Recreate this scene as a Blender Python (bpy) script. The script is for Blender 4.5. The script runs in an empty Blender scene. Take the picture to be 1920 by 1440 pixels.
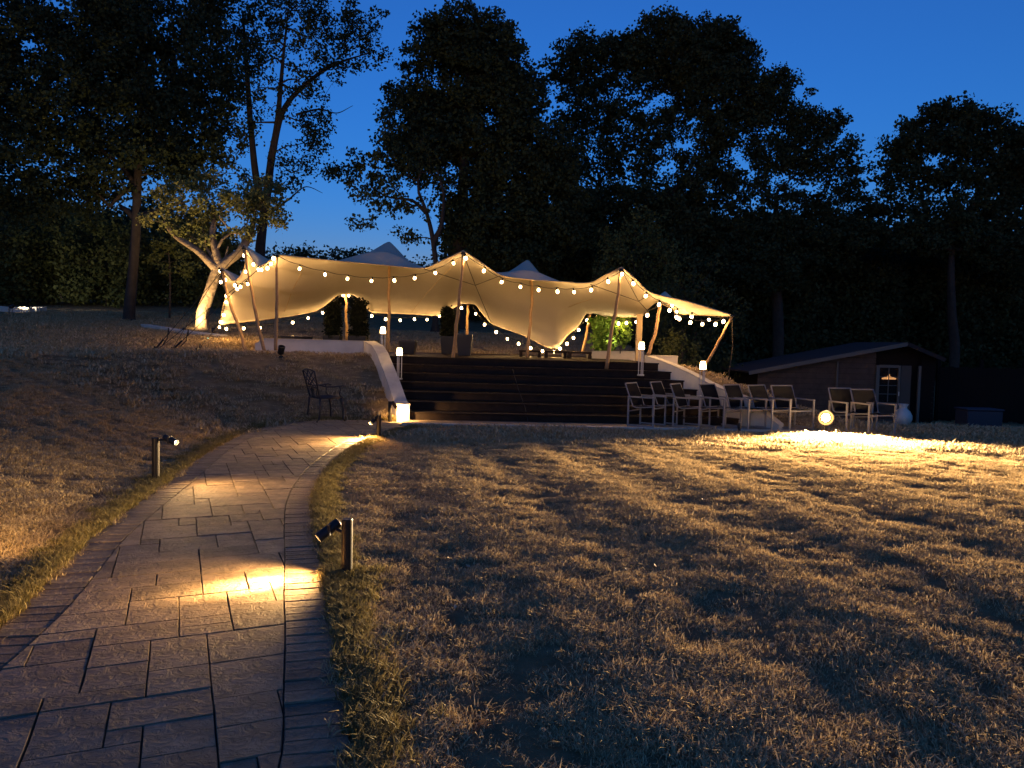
import bpy, math, random
import numpy as np
from mathutils import Vector, Matrix, Euler

R = math.radians
rng = np.random.default_rng(7)
random.seed(7)
S = bpy.context.scene
COL = S.collection

# ------------------------------------------------------------------ camera
F_PX = 1440.0
PITCH, ROLL = R(3.18), R(1.3)
CAM = Vector((0, 0, 1.6))
cam_data = bpy.data.cameras.new('camera')
cam = bpy.data.objects.new('camera', cam_data)
COL.objects.link(cam)
cam_data.sensor_width = 36.0
cam_data.lens = 36.0 * F_PX / 1920.0
cam_data.clip_end = 1500
cam_data.clip_start = 0.05
CR = Matrix.Rotation(R(90) - PITCH, 3, 'X') @ Matrix.Rotation(ROLL, 3, 'Z')
cam.matrix_world = Matrix.Translation(CAM) @ CR.to_4x4()
S.camera = cam

# ------------------------------------------------------------------ dusk sky
world = bpy.data.worlds.new('World')
S.world = world
world.use_nodes = True
wn = world.node_tree
wn.nodes.clear()
sky = wn.nodes.new('ShaderNodeTexSky')
sky.sky_type = 'NISHITA'
sky.sun_disc = False
sky.sun_elevation = R(2.0)
sky.sun_rotation = R(180)
sky.altitude = 100
sky.air_density = 1.0
sky.dust_density = 0.0
sky.ozone_density = 6.0
tint = wn.nodes.new('ShaderNodeMix'); tint.data_type = 'RGBA'; tint.blend_type = 'MULTIPLY'
tint.inputs['Factor'].default_value = 1.0
SKY_TINT = (2.6, 1.12, 1.10, 1)
tint.inputs[7].default_value = SKY_TINT
bg = wn.nodes.new('ShaderNodeBackground')
bg.inputs['Strength'].default_value = 0.38
wo = wn.nodes.new('ShaderNodeOutputWorld')
wn.links.new(sky.outputs[0], tint.inputs[6])
wn.links.new(tint.outputs[2], bg.inputs[0])
wn.links.new(bg.outputs[0], wo.inputs[0])

S.view_settings.view_transform = 'Standard'
S.view_settings.look = 'None'
S.view_settings.exposure = 0.0
S.view_settings.gamma = 1.0
S.view_settings.use_curve_mapping = False
S.render.engine = 'CYCLES'
cy = S.cycles
cy.max_bounces = 5; cy.diffuse_bounces = 3; cy.glossy_bounces = 2; cy.transmission_bounces = 4
cy.transparent_max_bounces = 6
cy.caustics_reflective = False; cy.caustics_refractive = False
cy.sample_clamp_indirect = 3.0
cy.use_denoising = True
cy.use_light_tree = True
cy.use_adaptive_sampling = True
cy.adaptive_threshold = 0.02
WARM = (1.0, 0.57, 0.20)
WARM2 = (1.0, 0.66, 0.30)

# ------------------------------------------------------------------ helpers
def ray(px, py):
    return CR @ Vector(((px - 960) / F_PX, -(py - 720) / F_PX, -1.0))
def P(px, py, Y):
    d = ray(px, py)
    return CAM + d * (Y / d.y)
def G(px, py, z=0.0):
    d = ray(px, py)
    return CAM + d * ((z - CAM.z) / d.z)
def sm(t):
    t = np.clip(t, 0, 1)
    return t * t * (3 - 2 * t)

def tag(o, label=None, cat=None, group=None, kind=None):
    if label: o['label'] = label
    if cat: o['category'] = cat
    if group: o['group'] = group
    if kind: o['kind'] = kind
    return o
def empty(name, loc, label, cat, group=None, rz=0.0):
    o = bpy.data.objects.new(name, None)
    o.empty_display_size = 0.1
    o.location = loc; o.rotation_euler = (0, 0, rz)
    COL.objects.link(o)
    return tag(o, label, cat, group)
def copy_tree(o, parent=None):
    c = o.copy(); COL.objects.link(c)
    if parent: c.parent = parent
    for ch in list(o.children):
        copy_tree(ch, c)
    return c

WORLD_PARTS = set()
class MB:
    """collects shapes, becomes one mesh"""
    def __init__(s):
        s.v = []; s.f = []; s.n = 0
    def add(s, vs, fs):
        s.v.extend([tuple(p) for p in vs])
        s.f.extend([tuple(i + s.n for i in f) for f in fs])
        s.n += len(vs)
        return s
    def box(s, c, d, rot=None, taper=1.0):
        x, y, z = [k / 2 for k in d]
        vs = [Vector((a * x * (taper if k > 0 else 1), b * y * (taper if k > 0 else 1), k * z)) for k in (-1, 1) for a, b in ((-1, -1), (1, -1), (1, 1), (-1, 1))]
        if rot is not None: vs = [rot @ p for p in vs]
        c = Vector(c)
        return s.add([p + c for p in vs], [(3, 2, 1, 0), (4, 5, 6, 7), (0, 1, 5, 4), (1, 2, 6, 5), (2, 3, 7, 6), (3, 0, 4, 7)])
    def bar(s, a, b, w, h=None, up=Vector((0, 0, 1))):
        """rectangular bar from a to b"""
        h = h or w
        a, b = Vector(a), Vector(b)
        t = (b - a).normalized()
        if abs(t.dot(up)) > .98: up = Vector((0, 1, 0))
        u = t.cross(up).normalized() * (w / 2); v = u.cross(t).normalized() * (h / 2)
        vs = [q + i * u + j * v for q in (a, b) for i, j in ((-1, -1), (1, -1), (1, 1), (-1, 1))]
        return s.add(vs, [(3, 2, 1, 0), (4, 5, 6, 7), (0, 1, 5, 4), (1, 2, 6, 5), (2, 3, 7, 6), (3, 0, 4, 7)])
    def tube(s, pts, r, n=6, caps=True):
        pts = [Vector(p) for p in pts]
        m = len(pts)
        if not hasattr(r, '__len__'): r = [r] * m
        ref = Vector((0.31, 0.17, 0.93)).normalized()
        rings = []
        for i, p in enumerate(pts):
            t = (pts[min(i + 1, m - 1)] - pts[max(i - 1, 0)]).normalized()
            if abs(t.dot(ref)) > .97: ref = Vector((0.9, 0.3, 0.2)).normalized()
            u = t.cross(ref).normalized(); v = t.cross(u).normalized()
            rings += [p + (u * math.cos(2 * math.pi * k / n) + v * math.sin(2 * math.pi * k / n)) * r[i] for k in range(n)]
        fs = [(i * n + k, i * n + (k + 1) % n, (i + 1) * n + (k + 1) % n, (i + 1) * n + k) for i in range(m - 1) for k in range(n)]
        if caps: fs += [tuple(range(n))[::-1], tuple((m - 1) * n + k for k in range(n))]
        return s.add(rings, fs)
    def lathe(s, c, prof, n=16, rot=None, cap=True):
        c = Vector(c); vs = []
        for r, z in prof:
            for k in range(n):
                p = Vector((r * math.cos(2 * math.pi * k / n), r * math.sin(2 * math.pi * k / n), z))
                if rot is not None: p = rot @ p
                vs.append(c + p)
        m = len(prof)
        fs = [(i * n + k, i * n + (k + 1) % n, (i + 1) * n + (k + 1) % n, (i + 1) * n + k) for i in range(m - 1) for k in range(n)]
        if cap: fs += [tuple(range(n))[::-1], tuple((m - 1) * n + k for k in range(n))]
        return s.add(vs, fs)
    def prism(s, poly, z0, z1):
        n = len(poly)
        vs = [(x, y, z0) for x, y in poly] + [(x, y, z1) for x, y in poly]
        return s.add(vs, [tuple(range(n))[::-1], tuple(range(n, 2 * n))] + [(i, (i + 1) % n, n + (i + 1) % n, n + i) for i in range(n)])
    def build(s, name, mat, parent=None, smooth=False, bevel=0.0, kind=None):
        me = bpy.data.meshes.new(name)
        me.from_pydata(s.v, [], s.f)
        me.materials.append(mat)
        if smooth: me.shade_smooth()
        me.update()
        o = bpy.data.objects.new(name, me)
        COL.objects.link(o)
        if parent:
            o.parent = parent
            if parent in WORLD_PARTS: o.location = -parent.location
        if bevel:
            m = o.modifiers.new('bevel', 'BEVEL'); m.width = bevel; m.segments = 2; m.limit_method = 'ANGLE'
        if kind: o['kind'] = kind
        return o

def np_mesh(name, verts, faces, mat, parent=None, smooth=False, attr=None, world_off=None):
    """verts (n,3), faces (m,k) fast"""
    me = bpy.data.meshes.new(name)
    n, (m, k) = len(verts), faces.shape
    me.vertices.add(n); me.vertices.foreach_set('co', np.ascontiguousarray(verts, dtype=np.float32).ravel())
    me.loops.add(m * k); me.loops.foreach_set('vertex_index', faces.astype(np.int32).ravel())
    me.polygons.add(m); me.polygons.foreach_set('loop_start', np.arange(0, m * k, k, dtype=np.int32))
    if attr is not None:
        for an, av in attr.items():
            a = me.attributes.new(an, 'FLOAT', 'POINT'); a.data.foreach_set('value', av.astype(np.float32))
    me.update(calc_edges=True)
    if smooth: me.shade_smooth()
    me.materials.append(mat)
    o = bpy.data.objects.new(name, me)
    COL.objects.link(o)
    if parent: o.parent = parent
    return o

def pchip(us, vals):
    us = np.array(us, float); vals = np.array(vals, float)
    h = np.diff(us)[:, None]; d = np.diff(vals, axis=0) / h
    m = np.zeros_like(vals)
    m[0] = d[0]; m[-1] = d[-1]
    prod = d[:-1] * d[1:]
    hm = 2 * prod / np.where(np.abs(d[:-1] + d[1:]) < 1e-9, 1, d[:-1] + d[1:])
    m[1:-1] = np.where(prod > 0, hm, 0)
    def f(q):
        q = np.clip(np.asarray(q, float), us[0], us[-1])
        i = np.clip(np.searchsorted(us, q, side='right') - 1, 0, len(us) - 2)
        hh = us[i + 1] - us[i]; t = ((q - us[i]) / hh)[..., None]; hh = hh[..., None]
        return ((1 + 2 * t) * (1 - t) ** 2) * vals[i] + t * (1 - t) ** 2 * hh * m[i] + t * t * (3 - 2 * t) * vals[i + 1] + t * t * (t - 1) * hh * m[i + 1]
    return f

# value noise on numpy
_perm = rng.random((64, 64))
def vnoise(x, y, sc=1.0, seed=0):
    x = x * sc + seed * 17.3; y = y * sc + seed * 9.1
    xi = np.floor(x).astype(int); yi = np.floor(y).astype(int)
    fx = x - xi; fy = y - yi; fx = fx * fx * (3 - 2 * fx); fy = fy * fy * (3 - 2 * fy)
    g = lambda a, b: _perm[a % 64, b % 64]
    return (g(xi, yi) * (1 - fx) + g(xi + 1, yi) * fx) * (1 - fy) + (g(xi, yi + 1) * (1 - fx) + g(xi + 1, yi + 1) * fx) * fy - .5

# ------------------------------------------------------------------ materials
def mat(name, base, rough=0.7, metal=0.0, spec=0.3, noise=None, bump=0.0, bump_scale=30.0, bdist=.02, distort=0.0, vary=0.0):
    m = bpy.data.materials.new(name); m.use_nodes = True
    nt = m.node_tree; b = nt.nodes['Principled BSDF']
    b.inputs['Base Color'].default_value = (*base, 1)
    b.inputs['Roughness'].default_value = rough
    b.inputs['Metallic'].default_value = metal
    b.inputs['Specular IOR Level'].default_value = spec
    tc = nt.nodes.new('ShaderNodeTexCoord')
    if noise:
        c2, sc = noise
        n = nt.nodes.new('ShaderNodeTexNoise'); n.inputs['Scale'].default_value = sc; n.inputs['Detail'].default_value = 8
        n.inputs['Roughness'].default_value = .65
        nt.links.new(tc.outputs['Object'], n.inputs['Vector'])
        r = nt.nodes.new('ShaderNodeValToRGB')
        r.color_ramp.elements[0].position = .35; r.color_ramp.elements[1].position = .68
        r.color_ramp.elements[0].color = (*base, 1); r.color_ramp.elements[1].color = (*c2, 1)
        nt.links.new(n.outputs[0], r.inputs[0]); nt.links.new(r.outputs[0], b.inputs['Base Color'])
    if vary:
        oi = nt.nodes.new('ShaderNodeObjectInfo'); mr = nt.nodes.new('ShaderNodeMapRange')
        mr.inputs['To Min'].default_value = 1 - vary; mr.inputs['To Max'].default_value = 1 + vary
        hs = nt.nodes.new('ShaderNodeHueSaturation'); hs.inputs['Color'].default_value = (*base, 1)
        if noise: nt.links.new(r.outputs[0], hs.inputs['Color'])
        nt.links.new(oi.outputs['Random'], mr.inputs[0]); nt.links.new(mr.outputs[0], hs.inputs['Value']); nt.links.new(hs.outputs[0], b.inputs['Base Color'])
    if bump:
        n2 = nt.nodes.new('ShaderNodeTexNoise'); n2.inputs['Scale'].default_value = bump_scale; n2.inputs['Detail'].default_value = 9; n2.inputs['Roughness'].default_value = .62; n2.inputs['Distortion'].default_value = distort
        nt.links.new(tc.outputs['Object'], n2.inputs['Vector'])
        bp = nt.nodes.new('ShaderNodeBump'); bp.inputs['Strength'].default_value = bump; bp.inputs['Distance'].default_value = .02
        nt.links.new(n2.outputs[0], bp.inputs['Height']); nt.links.new(bp.outputs[0], b.inputs['Normal'])
        bp.inputs['Distance'].default_value = bdist
    return m
def emis(name, col, st):
    m = bpy.data.materials.new(name); m.use_nodes = True
    nt = m.node_tree; nt.nodes.clear()
    e = nt.nodes.new('ShaderNodeEmission'); e.inputs[0].default_value = (*col, 1); e.inputs[1].default_value = st
    o = nt.nodes.new('ShaderNodeOutputMaterial'); nt.links.new(e.outputs[0], o.inputs[0])
    m.cycles.emission_sampling = 'NONE'
    return m
def leaf_mat(name, c1, c2, trans=.25, spec=.12):
    m = bpy.data.materials.new(name); m.use_nodes = True
    nt = m.node_tree; b = nt.nodes['Principled BSDF']; b.inputs['Roughness'].default_value = .75
    b.inputs['Specular IOR Level'].default_value = spec
    a = nt.nodes.new('ShaderNodeAttribute'); a.attribute_name = 'tone'
    mx = nt.nodes.new('ShaderNodeMix'); mx.data_type = 'RGBA'
    mx.inputs[6].default_value = (*c1, 1); mx.inputs[7].default_value = (*c2, 1)
    nt.links.new(a.outputs['Fac'], mx.inputs[0]); nt.links.new(mx.outputs[2], b.inputs['Base Color'])
    tr = nt.nodes.new('ShaderNodeBsdfTranslucent'); nt.links.new(mx.outputs[2], tr.inputs[0])
    ms = nt.nodes.new('ShaderNodeMixShader'); ms.inputs[0].default_value = trans
    out = nt.nodes['Material Output']
    nt.links.new(b.outputs[0], ms.inputs[1]); nt.links.new(tr.outputs[0], ms.inputs[2]); nt.links.new(ms.outputs[0], out.inputs[0])
    return m

M = {}
M['soil'] = mat('dry_lawn_soil', (0.20, 0.140, 0.075), 1.0, spec=0.0, noise=((0.33, 0.24, 0.13), 5.5), bump=1.0, bump_scale=95, bdist=.03)
M['slab'] = mat('stamped_concrete', (0.125, 0.092, 0.060), .6, spec=.3, noise=((0.29, 0.215, 0.14), 4.5), bump=.9, bump_scale=13, bdist=.03, distort=1.6, vary=.24)
M['joint'] = mat('dark_joint', (0.05, 0.04, 0.032), .9)
M['render'] = mat('cream_render', (0.70, 0.62, 0.48), .85, noise=((0.52, 0.46, 0.36), 1.6), bump=.15, bump_scale=50)
M['cap'] = mat('stone_coping', (0.55, 0.50, 0.40), .8, noise=((0.42, 0.37, 0.29), 3.0), bump=.3, bump_scale=40)
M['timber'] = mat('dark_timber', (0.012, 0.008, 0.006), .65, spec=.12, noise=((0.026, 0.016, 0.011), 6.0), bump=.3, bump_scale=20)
M['pole'] = mat('eucalyptus_pole', (0.42, 0.26, 0.12), .7, noise=((0.30, 0.17, 0.07), 9.0), bump=.5, bump_scale=25)
M['black'] = mat('black_metal', (0.018, 0.017, 0.016), .45, metal=.3, spec=.4)
M['bollard'] = mat('bronze_post', (0.04, 0.035, 0.028), .4, metal=.6)
M['steel'] = mat('brushed_steel', (0.55, 0.54, 0.52), .35, metal=.9)
M['alu'] = mat('light_grey_aluminium', (0.26, 0.25, 0.24), .5, metal=.35)
M['sling'] = mat('black_sling', (0.006, 0.007, 0.010), .9, spec=.05)
M['castmetal'] = mat('dark_cast_metal', (0.07, 0.055, 0.05), .38, metal=.7)
M['rope'] = mat('dark_rope', (0.05, 0.04, 0.03), .9)
M['strap'] = mat('tan_strap', (0.45, 0.33, 0.18), .8)
M['cable'] = mat('black_cable', (0.015, 0.014, 0.012), .6)
M['pot'] = mat('dark_planter', (0.022, 0.022, 0.026), .5)
M['ceramic'] = mat('white_glaze', (0.62, 0.57, 0.50), .4, noise=((0.45, 0.40, 0.34), 4.0))
M['bark'] = mat('dark_bark', (0.028, 0.021, 0.016), .9, noise=((0.05, 0.038, 0.027), 5.0), bump=.9, bump_scale=9)
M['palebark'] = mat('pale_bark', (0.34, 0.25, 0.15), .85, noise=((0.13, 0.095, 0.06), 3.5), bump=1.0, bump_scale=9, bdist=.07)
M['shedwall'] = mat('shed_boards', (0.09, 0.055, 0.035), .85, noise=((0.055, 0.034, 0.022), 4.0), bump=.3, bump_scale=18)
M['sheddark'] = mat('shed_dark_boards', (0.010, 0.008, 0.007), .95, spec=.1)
M['roof'] = mat('felt_roof', (0.024, 0.020, 0.017), .95, noise=((0.035, 0.022, 0.02), 6.0))
M['frame'] = mat('grey_frame', (0.11, 0.095, 0.075), .6)
M['curtain'] = mat('pale_panel', (0.07, 0.055, 0.042), .8)
M['box'] = mat('dark_box', (0.03, 0.032, 0.045), .6)
M['bulb'] = emis('warm_bulb_glow', (1.0, 0.66, 0.30), 26)
M['head'] = emis('frosted_head_glow', (1.0, 0.60, 0.22), 30); M['head'].cycles.emission_sampling = 'FRONT'
M['lens'] = emis('spot_lens_glow', (1.0, 0.72, 0.38), 40)
M['flood'] = emis('flood_lens_glow', (1.0, 0.80, 0.50), 120)
M['reflector'] = emis('lit_reflector_ring', (1.0, 0.50, 0.14), 2.2)  # ring emits by itself in place of reflected lamp light
M['led'] = emis('green_indicator', (0.35, 1.0, 0.75), 2.2)  # emission painted in for a reflected glint
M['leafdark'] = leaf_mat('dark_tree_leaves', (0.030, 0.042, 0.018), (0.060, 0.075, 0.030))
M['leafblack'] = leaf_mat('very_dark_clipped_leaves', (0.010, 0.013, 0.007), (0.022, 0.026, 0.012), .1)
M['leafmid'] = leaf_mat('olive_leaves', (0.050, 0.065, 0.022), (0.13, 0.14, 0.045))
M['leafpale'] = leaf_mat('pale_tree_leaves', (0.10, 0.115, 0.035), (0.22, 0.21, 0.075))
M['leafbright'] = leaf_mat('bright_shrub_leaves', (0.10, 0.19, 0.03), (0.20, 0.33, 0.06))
M['straw'] = leaf_mat('dry_grass_blades', (0.29, 0.210, 0.110), (0.60, 0.45, 0.245), .15, .0)
M['greenblade'] = leaf_mat('green_grass_blades', (0.13, 0.105, 0.035), (0.32, 0.245, 0.095), .2)
def glassmat():
    m = bpy.data.materials.new('window_glass'); m.use_nodes = True
    nt = m.node_tree; b = nt.nodes['Principled BSDF']; b.inputs['Base Color'].default_value = (.02, .02, .02, 1); b.inputs['Roughness'].default_value = .06
    t = nt.nodes.new('ShaderNodeBsdfTransparent'); ms = nt.nodes.new('ShaderNodeMixShader'); ms.inputs[0].default_value = .65
    nt.links.new(b.outputs[0], ms.inputs[1]); nt.links.new(t.outputs[0], ms.inputs[2]); nt.links.new(ms.outputs[0], nt.nodes['Material Output'].inputs[0])
    return m
M['glass'] = glassmat()
M['indoor'] = emis('dim_indoor_glow', (1.0, 0.45, 0.16), 1.6)  # emission for the warm reflection on the door panes

def fabric():
    m = bpy.data.materials.new('stretch_tent_fabric'); m.use_nodes = True
    nt = m.node_tree; b = nt.nodes['Principled BSDF']
    b.inputs['Roughness'].default_value = .8; b.inputs['Specular IOR Level'].default_value = .2
    tc = nt.nodes.new('ShaderNodeTexCoord')
    n = nt.nodes.new('ShaderNodeTexNoise'); n.inputs['Scale'].default_value = .9; n.inputs['Detail'].default_value = 5
    nt.links.new(tc.outputs['Object'], n.inputs['Vector'])
    r = nt.nodes.new('ShaderNodeValToRGB')
    r.color_ramp.elements[0].color = (0.46, 0.40, 0.30, 1); r.color_ramp.elements[1].color = (0.53, 0.46, 0.35, 1)
    nt.links.new(n.outputs[0], r.inputs[0]); nt.links.new(r.outputs[0], b.inputs['Base Color'])
    tr = nt.nodes.new('ShaderNodeBsdfTranslucent'); nt.links.new(r.outputs[0], tr.inputs[0])
    n2 = nt.nodes.new('ShaderNodeTexNoise'); n2.inputs['Scale'].default_value = 3.5; n2.inputs['Detail'].default_value = 4
    nt.links.new(tc.outputs['Object'], n2.inputs['Vector'])
    bp = nt.nodes.new('ShaderNodeBump'); bp.inputs['Strength'].default_value = .4; bp.inputs['Distance'].default_value = .05
    nt.links.new(n2.outputs[0], bp.inputs['Height']); nt.links.new(bp.outputs[0], b.inputs['Normal'])
    ms = nt.nodes.new('ShaderNodeMixShader'); ms.inputs[0].default_value = .04
    nt.links.new(b.outputs[0], ms.inputs[1]); nt.links.new(tr.outputs[0], ms.inputs[2])
    nt.links.new(ms.outputs[0], nt.nodes['Material Output'].inputs[0])
    return m
M['fabric'] = fabric()

# ------------------------------------------------------------------ path outline in the ground plane
def line(pts, z=0.0):
    return np.array([[G(x, y, z).x, G(x, y, z).y] for x, y in pts])
PL = line([(0, 1175), (100, 1080), (170, 1010), (250, 950), (320, 900), (355, 872), (400, 842), (470, 808), (540, 793), (620, 788), (700, 788), (745, 789)])
PR = line([(655, 1439), (640, 1280), (626, 1180), (612, 1110), (602, 1040), (592, 985), (589, 940), (600, 905), (625, 870), (662, 840), (705, 818), (775, 800)])
PL = np.vstack([[[-2.35, 1.0], [-2.5, 2.6]], PL])
PR = np.vstack([[[-0.38, 1.0]], PR])
def resample(p, step):
    d = np.r_[0, np.cumsum(np.linalg.norm(np.diff(p, axis=0), axis=1))]
    f = pchip(d, p)
    return f(np.linspace(0, d[-1], max(2, int(round(d[-1] / step)))))
PLs, PRs = resample(PL, .12), resample(PR, .12)
BANDW = 0.26
def offset(p, w):
    t = np.gradient(p, axis=0); t /= np.linalg.norm(t, axis=1)[:, None]
    return p + np.c_[t[:, 1], -t[:, 0]] * w       # to the right of travel
PLi = offset(PLs, BANDW); PRi = offset(PRs, -BANDW)
POLY_IN = np.vstack([PLi, PRi[::-1]])
POLY = np.vstack([PLs, PRs[::-1]])
def inside(poly, x, y):
    x = np.asarray(x); y = np.asarray(y); r = np.zeros(x.shape, bool)
    x1, y1 = poly[-1]
    for x2, y2 in poly:
        c = ((y2 > y) != (y1 > y))
        if y1 != y2:
            r ^= c & (x < (x1 - x2) * (y - y2) / (y1 - y2) + x2)
        x1, y1 = x2, y2
    return r
def dist_line(poly, x, y):
    d = np.full(np.shape(x), 1e9)
    for a, b in zip(poly[:-1], poly[1:]):
        ab = b - a; L = ab @ ab
        t = np.clip(((x - a[0]) * ab[0] + (y - a[1]) * ab[1]) / L, 0, 1)
        d = np.minimum(d, np.hypot(x - a[0] - t * ab[0], y - a[1] - t * ab[1]))
    return d

# steps plan: left flank and right flank lines (bottom -> top)
LB, LT = np.array([-1.98, 15.0]), np.array([-3.30, 18.35])
RB, RT = np.array([4.55, 15.25]), np.array([2.95, 16.9])
DZ = 1.2
def xleft(y): return np.where(y < LT[1], LB[0] + (LT[0] - LB[0]) * np.clip((y - LB[1]) / (LT[1] - LB[1]), 0, 1), -5.9)
def xright(y): return np.where(y < RT[1], RB[0] + (RT[0] - RB[0]) * np.clip((y - RB[1]) / (RT[1] - RB[1]), 0, 1), RT[0] + .1)

PLd = np.array(PL)
def height(x, y, fine=True):
    x = np.asarray(x, float); y = np.asarray(y, float)
    d = dist_line(PLd, x, y)
    d = np.where(y < PLd[0, 1], np.maximum(0, PLd[0, 0] - x), d)
    w = np.interp(y, [3, 8, 12, 15, 18], [9, 7, 4.6, 3.0, 3.0])
    leftside = (x < np.interp(y, [0, 4, 8, 13, 15.2], [-2.4, -2.75, -3.7, -4.42, -2.0])) | ((y > 14.9) & (x < np.where(y < 15.3, -2.05, 3)))
    hl = 1.2 * sm(d / w) ** .85
    back = 0.095 * np.clip(y - 19 + .12 * np.clip(-x - 6, 0, 12), 0, 22)
    backt = 0.095 * np.clip(y - 23.5, 0, 20)
    tl = sm((-x - 5.0) / 3.0)
    rise = np.where(y > 18, tl * back + (1 - tl) * backt, tl * back * sm((y - 17) / 2))
    h = np.where(leftside, hl, 0.0)
    h = np.where((y > 18.3) & (x < 4), 1.2, h) + rise
    # right side falling away to the shed
    xr = xright(y)
    low = -0.5 * sm((y - 15.2) / 6.0) + 0.06 * np.clip(y - 27, 0, 25)
    k = sm((x - xr - .25) / 4.2)
    yk = sm((y - 15.3) / 1.6)
    hr = (1 - k) * (1.12 * yk + rise) + k * low * sm((x - 4) / 4)
    h = np.where(x > xr, np.where(y > 15.0, hr, 0.0), h)
    # under the steps and the deck
    st = (y > 15.0) & (y < 18.6) & (x > xleft(y) - .05) & (x < xr + .05)
    h = np.where(st, -0.15, h)
    dk = (y >= 18.0) & (y < 23.2) & (x > -5.6) & (x < 3.1)
    h = np.where(dk, 1.04, h)
    if fine:
        amp = np.clip(dist_line(POLY, x, y) / .5, 0, 1) * np.where(inside(POLY, x, y), 0, 1)
        n = .012 * vnoise(x, y, .3, 1) + .004 * vnoise(x, y, 1.7, 2) + .005 * vnoise(x, y, 4.5, 3) + .009 * vnoise(x, y, 11, 4)
        # mower tracks on the right lawn
        a = R(14.5)
        q = x * math.cos(a) + y * math.sin(a) + .25 * vnoise(x, y, .5, 6)
        tr = np.sin(q * 2 * math.pi / .62) * .003 + np.sin(q * 2 * math.pi / 1.5 + 1) * .0032
        tr = tr * np.where(x > -1, 1, 0) * sm((14.8 - y) / 2)
        bank = np.where(leftside & (y > 9) & (y < 18.3), .07 * vnoise(x, y * 2.2, 3.2, 8) + .04 * vnoise(x, y * 1.6, 8, 9), 0)
        h = h + amp * (n + tr + bank)
        h = np.where(inside(POLY, x, y), -.05, h)
    return h
def hz(x, y): return float(height(np.array([x]), np.array([y]), False)[0])

# ------------------------------------------------------------------ ground sheet
def seg(*spec):
    out = []
    for a, b, s in spec: out.append(np.arange(a, b, s))
    return np.concatenate(out + [np.array([spec[-1][1]])])
xs = seg((-220, -60, 20), (-60, -16, 1.5), (-16, -6, .16), (-6, 7.5, .075), (7.5, 15, .16), (15, 60, 1.5), (60, 220, 20))
ys = seg((-60, 0, 6), (0, 1.6, .4), (1.6, 9, .07), (9, 19, .1), (19, 30, .3), (30, 60, 1.5), (60, 400, 30))
gx, gy = np.meshgrid(xs, ys)
gz = height(gx, gy)
nx, ny = len(xs), len(ys)
idx = np.arange(nx * ny).reshape(ny, nx)
faces = np.stack([idx[:-1, :-1], idx[:-1, 1:], idx[1:, 1:], idx[1:, :-1]], -1).reshape(-1, 4)
lawn = np_mesh('lawn_ground', np.stack([gx, gy, gz], -1).reshape(-1, 3), faces, M['soil'], smooth=True)
tag(lawn, kind='structure')

# ------------------------------------------------------------------ path: bed, slabs, border bricks
def clip_poly(sub, clip):
    out = [tuple(p) for p in sub]
    n = len(clip)
    for i in range(n):
        a, b = clip[i], clip[(i + 1) % n]
        ex, ey = b[0] - a[0], b[1] - a[1]
        src = out; out = []
        if not src: return []
        f = lambda p: ex * (p[1] - a[1]) - ey * (p[0] - a[0])
        for j in range(len(src)):
            p, q = src[j - 1], src[j]
            fp, fq = f(p), f(q)
            if fq >= 0:
                if fp < 0:
                    t = fp / (fp - fq); out.append((p[0] + t * (q[0] - p[0]), p[1] + t * (q[1] - p[1])))
                out.append(q)
            elif fp >= 0:
                t = fp / (fp - fq); out.append((p[0] + t * (q[0] - p[0]), p[1] + t * (q[1] - p[1])))
    return out
def area(p):
    return .5 * sum(p[i - 1][0] * p[i][1] - p[i][0] * p[i - 1][1] for i in range(len(p)))
def simplify(p, eps=.008):
    out = []
    for q in p:
        if not out or math.hypot(q[0] - out[-1][0], q[1] - out[-1][1]) > eps: out.append(q)
    if len(out) > 2 and math.hypot(out[0][0] - out[-1][0], out[0][1] - out[-1][1]) < eps: out.pop()
    return out

bed = MB()
n_ = len(PLs); k_ = len(PRs)
T = np.linspace(0, 1, 120)
fL, fR = pchip(np.linspace(0, 1, n_), PLs), pchip(np.linspace(0, 1, k_), PRs)
L_, R_ = fL(T), fR(T)
vs = [(p[0], p[1], -.012) for p in L_] + [(p[0], p[1], -.012) for p in R_]
bed.add(vs, [(120 + i, 120 + i + 1, i + 1, i) for i in range(119)])
path = bed.build('garden_path', M['joint'])
tag(path, kind='structure')

def stone(name, poly, top, matl, parent, chamfer=.003):
    """one slab: outline polygon, slightly tilted top with a small chamfer"""
    q = []
    for i in range(len(poly)):
        a, b = poly[i], poly[(i + 1) % len(poly)]
        L = math.hypot(b[0] - a[0], b[1] - a[1]); k = 1 + int(L > .12) + int(L > .3)
        for t in range(k):
            w = .0022 if t else .001
            q.append((a[0] + (b[0] - a[0]) * t / k + random.uniform(-w, w), a[1] + (b[1] - a[1]) * t / k + random.uniform(-w, w)))
    poly = q
    n = len(poly)
    cx = sum(p[0] for p in poly) / n; cy_ = sum(p[1] for p in poly) / n
    tx, ty = random.uniform(-.003, .003), random.uniform(-.003, .003)
    v = []
    for z, k in ((-.04, 0), (top - .006, 0), (top, chamfer)):
        for x, y in poly:
            d = math.hypot(x - cx, y - cy_) or 1
            xx, yy = x - (x - cx) / d * k, y - (y - cy_) / d * k
            v.append((xx - cx, yy - cy_, z + (tx * (xx - cx) + ty * (yy - cy_) if z > 0 else 0)))
    f = [tuple(range(2 * n, 3 * n))] + [(a * n + i, a * n + (i + 1) % n, (a + 1) * n + (i + 1) % n, (a + 1) * n + i) for a in (0, 1) for i in range(n)]
    me = bpy.data.meshes.new(name); me.from_pydata(v, [], f); me.materials.append(matl)
    o = bpy.data.objects.new(name, me); o.location = (cx, cy_, 0); COL.objects.link(o); o.parent = parent
    return o

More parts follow.
